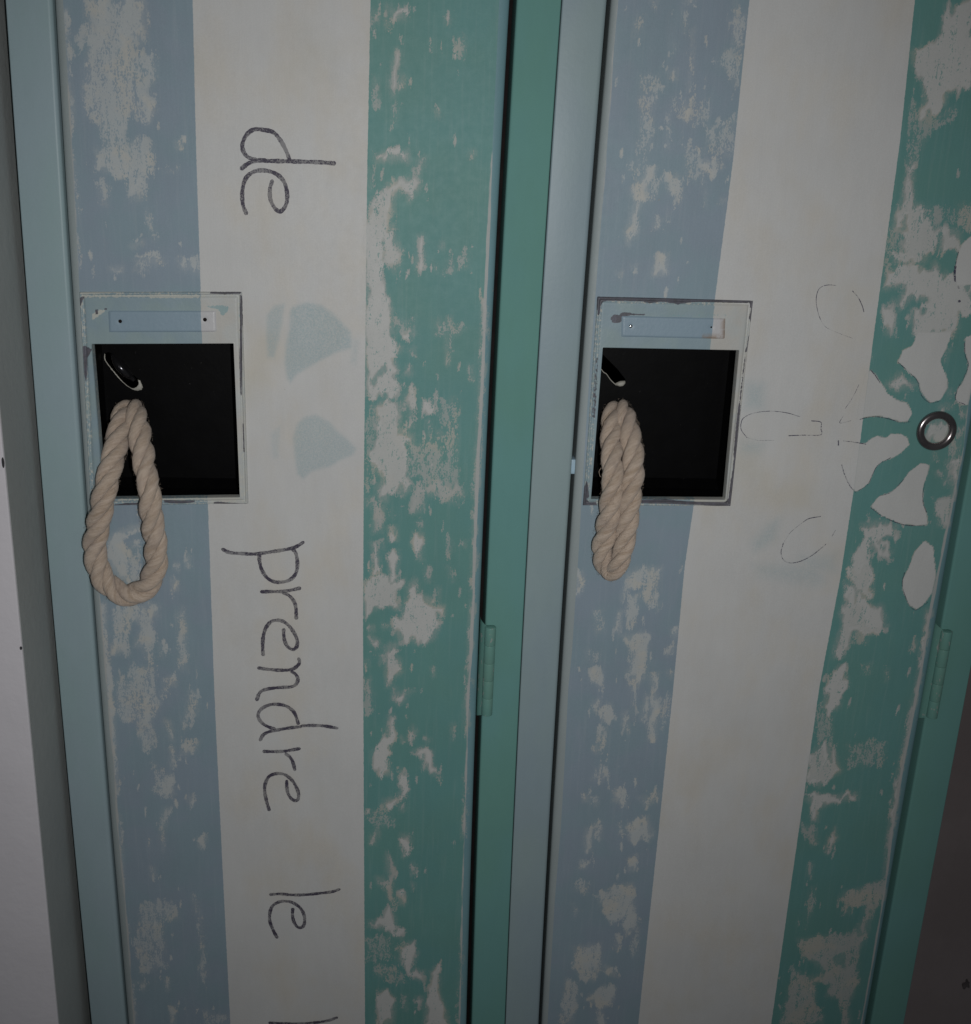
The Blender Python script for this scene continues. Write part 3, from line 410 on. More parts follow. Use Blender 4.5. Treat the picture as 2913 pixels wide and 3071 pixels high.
PENCIL=[(0.35,[473.8,86.4,469.4,86.6,465.7,85.7,463.3,83.0,463.0,77.1,464.9,70.7,467.2,65.9]),
(0.15,[467.2,65.9,471.1,61.6,479.9,58.0,488.1,55.4]),
(0.45,[484.1,83.4,487.9,79.8,491.1,75.0,492.7,71.3]),
(0.4,[462.0,6.7,453.8,8.9,443.5,9.8,433.5,8.5,427.6,5.6,426.1,2.1,426.8,-2.5,430.7,-7.0]),
(0.15,[430.7,-7.0,437.7,-8.6,447.9,-8.5]),
(0.5,[456.7,-5.4,465.8,-4.9,476.5,-4.5,476.2,-0.5,475.5,3.5,469.7,4.2]),
(0.5,[483.6,-57.4,476.2,-59.0,471.9,-62.1]),
(0.2,[471.9,-62.1,465.6,-68.3,461.8,-75.7]),
(0.5,[461.8,-75.7,461.1,-81.8,463.2,-86.8,467.6,-88.9,474.0,-87.9,481.7,-83.4,489.5,-75.9]),
(0.6,[492.7,-70.3,494.2,-66.6]),
(0.25,[496.0,27.2,493.2,19.3,489.6,12.4]),
(0.3,[489.1,7.8,487.5,3.2,494.1,4.7]),
(0.7,[488.5,-10.9,488.1,-8.1]),
(0.5,[491.3,-8.1,498.3,-8.8,505.6,-10.0]),
(0.6,[492.3,-23.5,494.9,-29.4,499.4,-37.0,503.5,-41.1]),
(0.35,[503.5,-41.1,510.4,-36.2,512.8,-29.1,515.4,-23.1,522.7,-18.3]),
(0.5,[514.9,-51.2,522.7,-56.5,534.0,-61.2,541.3,-62.6,551.3,-62.7]),
(0.4,[546.8,-34.5,546.8,-41.7,548.1,-47.7,551.1,-53.7]),
(0.3,[518.4,-43.5,526.2,-40.8,533.0,-32.3]),
(0.5,[502.0,36.3,505.3,33.0,508.8,28.6]),
(0.5,[499.7,5.7,505.2,7.2,510.8,7.5,519.0,6.0,526.2,3.9,531.2,4.9]),
(0.4,[518.2,41.3,525.8,35.6,531.8,30.1,534.6,23.4,538.1,18.9,543.0,16.8,548.2,18.2]),
(0.45,[543.3,-94.5,542.9,-102.1,545.7,-109.6,549.9,-117.2,555.2,-120.4,561.7,-115.2]),
(0.4,[557.1,54.0,558.8,46.3,561.7,40.8,560.2,32.9,557.8,26.1,557.5,19.3,564.3,16.0]),
(0.5,[544.0,107.4,543.7,102.0,543.7,99.1]),
(1.2,[543.7,99.1,543.8,95.7,544.9,90.5]),
(1.2,[547.3,87.6,547.9,86.5]),
(1.3,[549.2,78.9,549.9,78.7])]
BW1=[101.7,229.9,100.4,143.9,99.8,50.2,99.3,-63.3,98.8,-182.5,99.6,-309.2,100.9,-450.3]
WT1=[197.4,232.8,196.2,146.4,195.8,52.2,195.2,-51.1,195.3,-141.1,195.7,-181.7,196.9,-309.2,198.4,-451.0]
BW2=[404.7,239.1,404.6,155.4,402.1,72.8,402.0,-52.4,400.1,-92.7,400.6,-180.2,400.1,-309.1,399.5,-452.5]
WT2=[496.9,242.0,499.8,168.8,500.9,58.4,502.4,-33.4,502.1,-100.6,498.8,-179.5,498.8,-309.1,498.8,-453.2]
RIDGE_L1=[32.6,227.8,32.1,183.1,31.4,136.2,30.9,107.1,30.6,87.1,30.0,48.7,29.1,-32.3,29.4,-121.3,29.7,-172.3,30.0,-211.4,30.7,-235.2,30.2,-289.7,31.5,-339.7,31.8,-376.5,31.8,-449.8]
RIDGE_R1=[267.3,234.9,266.7,161.5,266.8,122.6,266.3,69.3,266.4,28.2,265.7,-19.0,265.6,-68.2,265.9,-112.5,265.7,-148.6,265.0,-184.4,265.6,-261.6,265.9,-318.1,266.9,-392.7,267.5,-451.5]
RIDGE_L2=[332.3,236.9,331.6,206.1,331.9,166.3,331.6,133.2,331.3,107.6,330.6,34.9,331.0,-49.1,332.1,-130.8,330.7,-179.0,331.7,-239.7,332.2,-281.8,331.4,-347.6,332.3,-452.0]
RIDGE_R2=[566.2,15.7,568.1,-13.8,565.0,-128.4,565.7,-157.4,565.7,-192.4,565.0,-236.9,565.3,-284.3,567.2,-332.8,567.4,-378.2,567.2,-453.7]
ROPE_A=[(45.5,40.0,-12.8,5.2),(46.4,31.0,-3.8,5.6),(45.4,24.0,-3.9,6.5),(45.3,11.0,-12.3,7.2),(43.7,0.0,-25.4,7.1),(41.1,-8.0,-38.5,7.0),(37.9,-11.0,-52.7,7.0),(35.6,-10.5,-61.9,7.1),(32.7,-9.5,-71.9,7.1),(30.9,-9.0,-81.8,7.1),(31.5,-8.6,-91.8,7.1),(33.9,-8.4,-100.4,7.2),(38.6,-8.3,-107.3,7.2),(44.7,-8.3,-111.4,7.2),(51.4,-8.3,-112.5,7.2),(58.4,-8.3,-109.5,7.2),(64.3,-8.5,-102.0,7.1),(67.6,-8.8,-91.2,7.1),(68.1,-9.2,-79.5,7.0),(67.5,-10.0,-66.7,7.0),(66.7,-11.0,-55.5,6.9),(66.5,-10.0,-44.4,6.8),(63.7,-5.0,-34.4,6.7),(60.7,2.0,-21.9,7.0),(57.5,10.0,-11.4,7.0),(54.1,19.0,-3.1,6.5),(51.1,28.0,-2.2,5.6),(46.8,40.0,-11.9,5.2)]
ROPE_B=[(357.3,40.0,-9.0,5.0),(353.1,31.0,1.3,5.4),(350.8,24.0,2.0,5.9),(349.2,14.0,-4.1,6.6),(348.1,6.0,-12.8,6.8),(347.7,-2.0,-21.3,6.7),(347.7,-8.0,-30.5,6.6),(347.4,-11.0,-43.3,6.8),(346.9,-11.3,-47.5,6.8),(346.4,-11.0,-56.9,6.8),(345.5,-10.0,-68.5,6.8),(344.3,-9.0,-77.7,6.4),(345.7,-7.6,-86.0,6.3),(348.6,-7.2,-92.4,6.0),(351.5,-9.0,-93.4,6.0),(353.2,-13.0,-89.7,6.0),(354.8,-15.0,-83.1,6.2),(356.8,-14.0,-75.7,6.3),(357.6,-12.5,-66.4,6.7),(358.4,-12.0,-56.4,6.8),(358.5,-12.0,-45.4,6.8),(359.0,-11.5,-39.7,6.8),(360.2,-8.0,-30.3,6.8),(360.7,-3.0,-20.4,6.7),(359.9,4.0,-11.0,6.8),(358.6,12.0,-2.8,6.7),(357.1,22.0,3.4,6.2),(356.6,30.0,2.9,5.4),(358.1,40.0,-9.0,5.0)]
PLATE_A=[30.1,73.0,124.0,75.1,124.3,-54.4,25.7,-57.2]
OPEN_A=[35.7,42.5,118.2,45.3,119.2,-49.8,36.8,-52.4]
PLATE_B=[331.2,76.8,425.3,76.6,425.4,-51.6,331.5,-52.5]
OPEN_B=[337.3,46.8,419.6,47.0,421.1,-47.0,336.6,-47.7]
LABEL_A=[46.1,62.7,108.8,64.0,108.9,51.3,45.7,49.8]
LABEL_B=[346.8,66.1,409.7,65.9,410.5,53.3,347.7,53.4]
HOLES_A=[53.0,56.6,102.1,58.6]
HOLES_B=[353.0,60.0,401.3,60.4]
SLOT_A=[33.9,31.5,36.2,32.3,39.0,30.8,42.5,27.1,46.0,23.0,50.2,18.5,53.7,15.5,54.6,11.3,51.5,9.4,47.5,10.8,41.8,16.1,36.3,23.6,33.8,28.1]
BAR_A=[37.8,30.7,50.8,14.4]
SLOT_B=[342.5,38.4,348.1,33.3,354.5,27.4,359.6,21.5,360.2,18.5,353.0,18.2,347.2,24.7,342.4,29.1]
TONGUE_B=[353.3,18.7,356.4,20.3,359.5,20.5,359.9,19.0,358.5,17.2,356.3,16.7,354.3,17.4]
LIP_B=[342.2,29.4,345.5,25.6,347.0,24.9,350.3,20.8,354.0,17.6]
CATCH_B=[322.7,-23.9,325.6,-24.1,325.9,-33.2,323.0,-33.3]
RING_B=[548.7,-0.7]
SCUFF=[982.1, -873.4]

def P2(flat):
    return np.array(flat, float).reshape(-1, 2)

def line_x(flat, z):
    p = P2(flat); o = np.argsort(p[:, 1]); p = p[o]
    zz = p[:, 1]; xx = p[:, 0]
    r = np.interp(z, zz, xx)
    s0 = (xx[2] - xx[0]) / (zz[2] - zz[0]); s1 = (xx[-1] - xx[-3]) / (zz[-1] - zz[-3])
    r = np.where(z < zz[0], xx[0] + (z - zz[0]) * s0, r)
    return np.where(z > zz[-1], xx[-1] + (z - zz[-1]) * s1, r)

def sdist(px, pz, poly):
    """signed distance (positive inside) of points to a polygon"""
    n = len(poly); d2 = np.full(px.shape, 1e9); ins = np.zeros(px.shape, bool)
    for i in range(n):
        ax, az = poly[i]; bx_, bz = poly[(i + 1) % n]
        ex, ez = bx_ - ax, bz - az; L = ex * ex + ez * ez + 1e-12
        t = np.clip(((px - ax) * ex + (pz - az) * ez) / L, 0, 1)
        dx = px - ax - t * ex; dz = pz - az - t * ez
        d2 = np.minimum(d2, dx * dx + dz * dz)
        c = ((az > pz) != (bz > pz))
        if ez != 0:
            ins ^= c & (px < (bx_ - ax) * (pz - az) / ez + ax)
    d = np.sqrt(d2)
    return np.where(ins, d, -d)

def field(x, z, shapes, soft=1.0, grow=0.0):
    """traced patches -> coverage per point"""
    w = np.zeros(x.shape)
    for st, fl_ in shapes:
        p = P2(fl_); m = soft + abs(grow) + .5
        k = np.where((x > p[:, 0].min() - m) & (x < p[:, 0].max() + m) & (z > p[:, 1].min() - m) & (z < p[:, 1].max() + m))[0]
        if not len(k): continue
        sd = sdist(x[k], z[k], p) + grow
        c = np.clip(.5 + sd / (2 * soft), 0, 1); c = c * c * (3 - 2 * c)
        if st < 0: w[k] *= (1 - .85 * c)
        else: w[k] = np.maximum(w[k], st * c)
    return w

_bp = np.polyfit([330, 235, 52, -60, -180, -330, -450, -560], [3.6, 1.9, -.9, -1.2, -1.1, -.2, 1.1, 2.6], 3)
def bow(x, z):
    """the old sheet steel is not quite straight: how far an upright edge wanders sideways (mm)"""
    return np.polyval(_bp, z) * np.clip((500 - x) / 160, 0, 1)

def vnoise(x, z, cx, cz, seed):
    """smooth value noise, -1..1, cells cx by cz millimetres"""
    g = np.random.RandomState(seed).rand(257, 257) * 2 - 1
    u = x / cx + 40.3; v = z / cz + 90.7
    i = np.floor(u).astype(int); j = np.floor(v).astype(int); fu = u - i; fv = v - j
    fu = fu * fu * (3 - 2 * fu); fv = fv * fv * (3 - 2 * fv); i %= 256; j %= 256
    return (g[i, j] * (1 - fu) + g[i + 1, j] * fu) * (1 - fv) + (g[i, j + 1] * (1 - fu) + g[i + 1, j + 1] * fu) * fv

# ------------------------------------------------------------------ mesh helpers
def link(name, me, mats, parent=None):
    o = bpy.data.objects.new(name, me); COL.objects.link(o)
    for m in (mats if isinstance(mats, (list, tuple)) else [mats]): me.materials.append(m)
    if parent: o.parent = parent
    return o

def mesh(name, V, Fc, mats, parent=None, attrs=None, smooth=True, idx=None):
    me = bpy.data.meshes.new(name)
    me.from_pydata([tuple(v) for v in V], [], [tuple(f) for f in Fc])
    if smooth: me.polygons.foreach_set('use_smooth', [True] * len(me.polygons))
    if idx is not None: me.polygons.foreach_set('material_index', idx)
    if attrs:
        for k, v in attrs.items():
            if v.ndim == 2:
                a = me.attributes.new(k, 'FLOAT_VECTOR', 'POINT'); a.data.foreach_set('vector', v.astype(np.float32).ravel())
            else:
                a = me.attributes.new(k, 'FLOAT', 'POINT'); a.data.foreach_set('value', v.astype(np.float32))
    me.update()
    return link(name, me, mats, parent)

def grid_faces(nr, nc, keep=None):
    f = []
    for j in range(nr - 1):
        b = j * nc
        for i in range(nc - 1):
            if keep is None or keep(j, i):
                f.append((b + i, b + i + 1, b + nc + i + 1, b + nc + i))
    return f

def sheet(name, prof, z0, z1, nz, mat, parent=None, attrs_fn=None):
    """profile polyline (x,y in mm, left to right) run from z0 to z1"""
    prof = np.array(prof, float); zs = np.linspace(z0, z1, nz)
    V = [((x + bow(x, z)) / 1e3, y / 1e3, z / 1e3) for z in zs for x, y in prof]
    return mesh(name, V, grid_faces(nz, len(prof)), mat, parent)

def box(name, x0, x1, y0, y1, z0, z1, mat, parent=None, bev=0.0, seg=3):
    bm = bmesh.new(); bmesh.ops.create_cube(bm, size=1)
    for v in bm.verts:
        v.co = Vector(((x0 + x1) / 2 + v.co.x * (x1 - x0), (y0 + y1) / 2 + v.co.y * (y1 - y0), (z0 + z1) / 2 + v.co.z * (z1 - z0))) / 1000
    if bev: bmesh.ops.bevel(bm, geom=list(bm.edges), offset=bev / 1000, segments=seg, profile=.5, affect='EDGES')
    me = bpy.data.meshes.new(name); bm.to_mesh(me); bm.free()
    for p in me.polygons: p.use_smooth = bev > 0
    return link(name, me, mat, parent)

def empty(name, loc=(0, 0, 0)):
    o = bpy.data.objects.new(name, None); COL.objects.link(o); o.location = loc; o.empty_display_size = .02
    return o

def tag(o, label, cat, group=None):
    o['label'] = label; o['category'] = cat
    if group: o['group'] = group

def catmull(pts, step):
    pts = [np.array(p, float) for p in pts]
    P = [2 * pts[0] - pts[1]] + pts + [2 * pts[-1] - pts[-2]]
    out = []
    for i in range(1, len(P) - 2):
        a, b, c, d = P[i - 1], P[i], P[i + 1], P[i + 2]
        n = max(2, int(np.linalg.norm((c - b)[:3 if len(b) > 2 else 2]) / step))
        for k in range(n):
            t = k / n
            out.append(.5 * (2 * b + (c - a) * t + (2 * a - 5 * b + 4 * c - d) * t * t + (3 * b - a - 3 * c + d) * t ** 3))
    out.append(pts[-1]); return np.array(out)

# ------------------------------------------------------------------ node helpers
class NT:
    def __init__(s, name):
        s.m = bpy.data.materials.new(name); s.m.use_nodes = True
        s.t = s.m.node_tree; s.n = s.t.nodes; s.l = s.t.links
        s.b = s.n['Principled BSDF']; s.out = s.n['Material Output']
    def con(s, a, b):
        s.l.new(a, b)
    def val(s, sock, v):
        if hasattr(v, 'is_linked') or isinstance(v, bpy.types.NodeSocket): s.l.new(v, sock)
        else: sock.default_value = v
    def attr(s, name, vec=False):
        n = s.n.new('ShaderNodeAttribute'); n.attribute_name = name
        return n.outputs['Vector'] if vec else n.outputs['Fac']
    def obj(s):
        return s.n.new('ShaderNodeTexCoord').outputs['Object']
    def mapv(s, v, sc):
        n = s.n.new('ShaderNodeMapping'); s.l.new(v, n.inputs['Vector']); n.inputs['Scale'].default_value = sc
        return n.outputs[0]
    def noise(s, v, sc, det=4, rough=.6, dist=0.0, lac=2.0):
        n = s.n.new('ShaderNodeTexNoise'); s.l.new(v, n.inputs['Vector'])
        n.inputs['Scale'].default_value = sc; n.inputs['Detail'].default_value = det
        n.inputs['Roughness'].default_value = rough; n.inputs['Distortion'].default_value = dist
        n.inputs['Lacunarity'].default_value = lac
        return n.outputs['Fac']
    def math(s, op, a, b=0.0, c=0.0, clamp=False):
        n = s.n.new('ShaderNodeMath'); n.operation = op; n.use_clamp = clamp
        s.val(n.inputs[0], a); s.val(n.inputs[1], b)
        if len(n.inputs) > 2: s.val(n.inputs[2], c)
        return n.outputs[0]
    def ramp(s, v, a, b, c=0.0, d=1.0):
        n = s.n.new('ShaderNodeMapRange'); n.interpolation_type = 'SMOOTHSTEP'
        s.val(n.inputs[0], v); n.inputs[1].default_value = a; n.inputs[2].default_value = b
        n.inputs[3].default_value = c; n.inputs[4].default_value = d
        return n.outputs[0]
    def mix(s, f, a, b):
        n = s.n.new('ShaderNodeMix'); n.data_type = 'RGBA'
        s.val(n.inputs[0], f)
        for sock, v in ((n.inputs[6], a), (n.inputs[7], b)):
            if isinstance(v, tuple): sock.default_value = (*v, 1)
            else: s.l.new(v, sock)
        return n.outputs[2]
    def mul(s, a, fac):
        n = s.n.new('ShaderNodeMix'); n.data_type = 'RGBA'; n.blend_type = 'MULTIPLY'; n.inputs[0].default_value = 1
        s.l.new(a, n.inputs[6]) if not isinstance(a, tuple) else setattr(n.inputs[6], 'default_value', (*a, 1))
        s.l.new(fac, n.inputs[7])
        return n.outputs[2]
    def bump(s, h, st, dist=.001, nrm=None):
        n = s.n.new('ShaderNodeBump'); n.inputs['Strength'].default_value = st; n.inputs['Distance'].default_value = dist
        s.l.new(h, n.inputs['Height'])
        if nrm is not None: s.l.new(nrm, n.inputs['Normal'])
        return n.outputs[0]
    def fin(s, col=None, rough=.5, nrm=None, spec=.5, metal=0.0):
        if col is not None: s.val(s.b.inputs['Base Color'], (*col, 1) if isinstance(col, tuple) else col)
        s.val(s.b.inputs['Roughness'], rough); s.b.inputs['Specular IOR Level'].default_value = spec
        s.b.inputs['Metallic'].default_value = metal
        if nrm is not None: s.l.new(nrm, s.b.inputs['Normal'])
        return s.m

BLUE = (0.232, 0.312, 0.358); BLUE2 = (0.245, 0.308, 0.365)
WHITE = (0.535, 0.537, 0.53); CREAMY = (0.535, 0.515, 0.475)
TEAL = (0.118, 0.272, 0.260); TEAL2 = (0.122, 0.272, 0.250)
CHIP = (0.365, 0.385, 0.37); CHIPC = (0.41, 0.40, 0.355)
PRIMER = (0.075, 0.07, 0.085)

def grain(t, col, v, amt=.10):
    """fine uneven tone of a hand-brushed coat"""
    n = t.noise(v, 1500, 3, .7); m = t.noise(t.mapv(v, (1, 1, .25)), 160, 4, .6); k = t.noise(v, 22, 3, .5)
    a = t.math('MULTIPLY_ADD', t.math('SUBTRACT', n, .5), amt * 2.2, 1.0)
    b = t.math('MULTIPLY_ADD', t.math('SUBTRACT', m, .5), amt * .9, a)
    c = t.math('MULTIPLY_ADD', t.math('SUBTRACT', k, .5), amt * 1.3, b)
    return t.mul(col, t.mix(0.0, c, c)) if False else grey_mul(t, col, c)

def grey_mul(t, col, f):
    n = t.n.new('ShaderNodeVectorMath'); n.operation = 'SCALE'
    if isinstance(col, tuple): n.inputs[0].default_value = col
    else: t.l.new(col, n.inputs[0])
    t.l.new(f, n.inputs['Scale'])
    return n.outputs[0]

def door_material():
    t = NT('brushed_door_paint'); v = t.obj()
    wob = t.math('MULTIPLY', t.math('SUBTRACT', t.noise(v, 420, 4, .7), .5), .9)
    bw = t.ramp(t.math('ADD', t.attr('bw'), wob), -.18, .18)
    wt = t.ramp(t.math('ADD', t.attr('wt'), wob), -.18, .18)
    blue = t.mix(t.ramp(t.noise(v, 30, 3, .5), .38, .62), BLUE, BLUE2)
    white = t.mix(t.ramp(t.noise(t.mapv(v, (1, 1, .6)), 24, 4, .6), .42, .72), WHITE, CREAMY)
    stain = t.ramp(t.noise(v, 13, 3, .55), .56, .78, 0, .35)
    white = t.mix(stain, white, (0.47, 0.44, 0.35))
    teal = t.mix(t.ramp(t.noise(v, 26, 3, .5), .35, .65), TEAL, TEAL2)
    # ghost prints of blue showing through the white
    pr = t.math('MULTIPLY', t.attr('print'), t.ramp(t.noise(v, 1000, 5, .85), .38, .62, .28, .78), clamp=True)
    white = t.mix(t.math('MULTIPLY', pr, 1.05), white, (0.285, 0.39, 0.415))
    base = t.mix(wt, t.mix(bw, blue, white), teal)
    sk = t.ramp(t.noise(t.mapv(v, (1, 1, .05)), 420, 3, .6), .5, .75, 0, .10)
    base = t.mix(sk, base, t.mix(.5, base, (0.62, 0.61, 0.60)))
    # rubbed patches: streaky vertical noise breaks the traced shapes up
    st = t.noise(t.mapv(v, (1, 1, .2)), 300, 5, .7, .2)
    cr = t.noise(t.mapv(v, (1, 1, .5)), 430, 6, .8, .25)
    md = t.noise(t.mapv(v, (1, 1, .6)), 110, 3, .6, .2)
    w = t.attr('wear')
    n = t.math('MULTIPLY_ADD', t.math('SUBTRACT', st, .5), 2.6, t.math('MULTIPLY', t.math('SUBTRACT', cr, .5), 2.4))
    n = t.math('MULTIPLY_ADD', t.math('SUBTRACT', md, .5), 1.0, n)
    fine = t.noise(t.mapv(v, (1, 1, .6)), 1250, 2, .6)
    n = t.math('MULTIPLY_ADD', t.math('SUBTRACT', fine, .5), 2.3, n)
    g = t.math('MULTIPLY', t.ramp(t.math('MAXIMUM', w, t.math('MULTIPLY', t.attr('haze'), .5)), 0.0, .35, .38, .88), t.ramp(w, .97, 1.2, 1.0, .03))
    vv = t.math('MULTIPLY_ADD', n, g, w)
    chip = t.ramp(vv, .48, .60)
    chip = t.math('MULTIPLY', chip, t.ramp(w, .35, .92, .62, 1.0))
    soft = t.ramp(t.math('MULTIPLY_ADD', n, .22, t.attr('haze')), .12, .9, 0, .52)
    inwhite = t.math('MULTIPLY', bw, t.math('SUBTRACT', 1.0, wt))
    chipc = t.mix(t.ramp(t.noise(v, 45, 3, .5), .45, .65), CHIP, CHIPC)
    chipc = t.mix(t.ramp(w, .80, .98), chipc, (0.48, 0.483, 0.47))
    chipc = t.mix(t.ramp(w, 1.02, 1.15), chipc, (0.518, 0.518, 0.508))
    chipc = t.mix(t.math('SUBTRACT', 1.0, bw), chipc, t.mix(t.ramp(t.noise(v, 70, 3, .5), .45, .65), (0.42, 0.45, 0.455), (0.46, 0.46, 0.43)))
    act = t.math('SUBTRACT', 1.0, t.math('MULTIPLY', inwhite, .85))
    k = t.math('MULTIPLY', t.math('MAXIMUM', t.math('MULTIPLY', chip, .97), soft), act)
    base = t.mix(k, base, chipc)
    # rounded edge strips beyond the ridges were left in the undercoat
    el = t.ramp(t.attr('edge_l'), -.15, .25); er = t.ramp(t.attr('edge_r'), -.15, .25)
    base = t.mix(el, base, (0.30, 0.345, 0.35))
    base = t.mix(t.math('MULTIPLY', er, t.math('MULTIPLY_ADD', chip, -.6, 1.0)), base, (0.15, 0.275, 0.305))
    rg = t.ramp(t.math('MULTIPLY_ADD', t.math('ADD', t.noise(t.mapv(v, (1, 1, .12)), 260, 4, .6), -.5), 1.3, t.attr('ridge')), .45, .72)
    base = t.mix(t.math('MULTIPLY', rg, .9), base, (0.40, 0.41, 0.40))
    sp = t.ramp(t.noise(v, 260, 2, .5), .775, .80)      # odd specks
    base = t.mix(t.math('MULTIPLY', sp, .5), base, (0.3, 0.3, 0.28))
    dk = t.ramp(t.math('ADD', t.attr('dark'), t.math('MULTIPLY', n, .35)), .45, .6)
    base = t.mix(t.math('MULTIPLY', dk, .9), base, PRIMER)
    col = grain(t, base, v)
    h = t.math('MULTIPLY_ADD', t.noise(t.mapv(v, (1, 1, .06)), 900, 3, .6), .5, t.math('MULTIPLY', t.noise(v, 520, 4, .6), .6))
    h2 = t.math('MULTIPLY_ADD', k, -.5, h)
    nr = t.bump(h2, .16, .0006)
    return t.fin(col, t.math('MULTIPLY_ADD', t.noise(v, 200, 3), .25, .42), nr, .25)

def plate_material():
    t = NT('brushed_plate_paint'); v = t.obj()
    wob = t.math('MULTIPLY', t.math('SUBTRACT', t.noise(v, 420, 4, .7), .5), .9)
    bw = t.ramp(t.math('ADD', t.attr('bw'), wob), -.2, .2)
    blue = t.mix(t.ramp(t.noise(v, 60, 3, .5), .4, .65), (0.245, 0.325, 0.365), (0.26, 0.34, 0.355))
    white = t.mix(t.ramp(t.noise(v, 60, 3, .5), .35, .65), (0.45, 0.47, 0.46), (0.47, 0.46, 0.43))
    base = t.mix(bw, blue, white)
    n = t.math('MULTIPLY', t.math('SUBTRACT', t.noise(t.mapv(v, (1, 1, .7)), 700, 4, .7, .3), .5), 2.0)
    def m(a): return t.ramp(t.math('ADD', t.attr(a), n), .42, .55)
    base = t.mix(t.math('MULTIPLY', m('cream'), .85), base, (0.50, 0.50, 0.45))
    base = t.mix(t.math('MULTIPLY', m('teal'), .7), base, (0.20, 0.34, 0.36))
    d = t.ramp(t.math('MULTIPLY_ADD', n, .5, t.attr('dark')), .42, .55)
    base = t.mix(t.math('MULTIPLY', d, .93), base, t.mix(t.ramp(t.noise(v, 300, 3), .4, .6), (0.10, 0.095, 0.12), PRIMER))
    col = grain(t, base, v, .07)
    h = t.math('MULTIPLY_ADD', d, -.8, t.noise(v, 420, 4, .6))
    return t.fin(col, .42, t.bump(h, .2, .0006), .35)

def paint(name, c1, c2, rough=.42, bump=.2, chips=None, sc=18):
    t = NT(name); v = t.obj()
    col = t.mix(t.ramp(t.noise(t.mapv(v, (1, 1, .5)), sc, 3, .5), .35, .65), c1, c2)
    if chips:
        c = t.ramp(t.noise(t.mapv(v, (1, 1, .5)), 240, 4, .7), chips[0], chips[0] + .02)
        col = t.mix(c, col, chips[1])
    col = grain(t, col, v, .08)
    h = t.math('MULTIPLY_ADD', t.noise(t.mapv(v, (1, 1, .12)), 500, 3, .6), .4, t.noise(v, 300, 3, .55))
    return t.fin(col, rough, t.bump(h, bump * .6, .0005), .25)

def plain(name, c, rough=.5, metal=0.0, spec=.5, scratch=0.0):
    t = NT(name); v = t.obj()
    n = t.noise(v, 90, 4, .6)
    col = t.mix(t.ramp(n, .3, .7), tuple(x * .8 for x in c), tuple(x * 1.2 for x in c))
    if scratch:
        sc = t.ramp(t.noise(t.mapv(v, (1, 1, .35)), 700, 2, .9, 1.5), .74, .80, 0, scratch)
        col = t.mix(sc, col, (0.25, 0.25, 0.24))
    return t.fin(col, rough, t.bump(t.noise(v, 260, 3), .12, .0005), spec, metal)

M_DOOR = door_material(); M_PLATE = plate_material()
M_STILE_A = paint('pale_turquoise_paint', (0.29, 0.375, 0.41), (0.275, 0.375, 0.39))
M_STILE_B = paint('pale_grey_blue_paint', (0.25, 0.325, 0.36), (0.265, 0.345, 0.355))
M_GREEN = paint('sea_green_paint', (0.128, 0.285, 0.250), (0.13, 0.29, 0.275), .8, .04)
M_HINGE = paint('chipped_green_hinge_paint', (0.13, 0.285, 0.25), (0.14, 0.28, 0.235), .35, .3, (.60, (0.27, 0.32, 0.30)), 60)
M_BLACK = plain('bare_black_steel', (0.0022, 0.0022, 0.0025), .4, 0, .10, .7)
M_GAP = plain('cabinet_shade_black', (0.012, 0.009, 0.009), .8, 0, .1)
M_BAR = plain('glossy_latch_steel', (0.05, 0.05, 0.055), .2, .8)
M_RING = plain('dark_chrome', (0.30, 0.27, 0.27), .24, 1.0)
M_PALE = plain('torn_pale_paint', (0.36, 0.35, 0.31), .6)
M_RIVET = plain('rivet_metal', (0.6, 0.62, 0.62), .2, .9)
M_CATCH = plain('catch_steel', (0.33, 0.46, 0.55), .35, .0)

def label_material():
    t = NT('label_holder_paint'); v = t.obj()
    bw = t.ramp(t.attr('bw'), -.2, .2)
    base = t.mix(bw, (0.235, 0.32, 0.385), (0.49, 0.49, 0.50))
    rust = t.math('MULTIPLY', t.attr('rust'), t.ramp(t.noise(v, 260, 3), .35, .6, .3, 1))
    base = t.mix(rust, base, (0.27, 0.18, 0.11))
    col = grain(t, base, v, .07)
    return t.fin(col, .4, t.bump(t.noise(v, 380, 4, .6), .25, .0005), .5)
M_LABEL = label_material()

def ink_material(name, col, cover, sc=1700, lo=.42):
    t = NT(name); v = t.obj()
    n = t.noise(v, sc, 3, .75); big = t.noise(v, 130, 3, .6)
    a = t.ramp(t.math('MULTIPLY_ADD', t.math('SUBTRACT', big, .5), .9, n), cover - .09, cover + .09, .0, .93)
    tr = t.n.new('ShaderNodeBsdfTransparent'); mx = t.n.new('ShaderNodeMixShader')
    t.con(t.math('MAXIMUM', a, lo), mx.inputs[0]); t.con(tr.outputs[0], mx.inputs[1]); t.con(t.b.outputs[0], mx.inputs[2]); t.con(mx.outputs[0], t.out.inputs[0])
    t.fin(col, .6, None, .3)
    return t.m
M_INK = ink_material('felt_pen_ink', (0.055, 0.047, 0.075), .48, 1500, .36)
M_PENCIL = ink_material('pencil_graphite', (0.05, 0.045, 0.09), .50, 1300, .12)

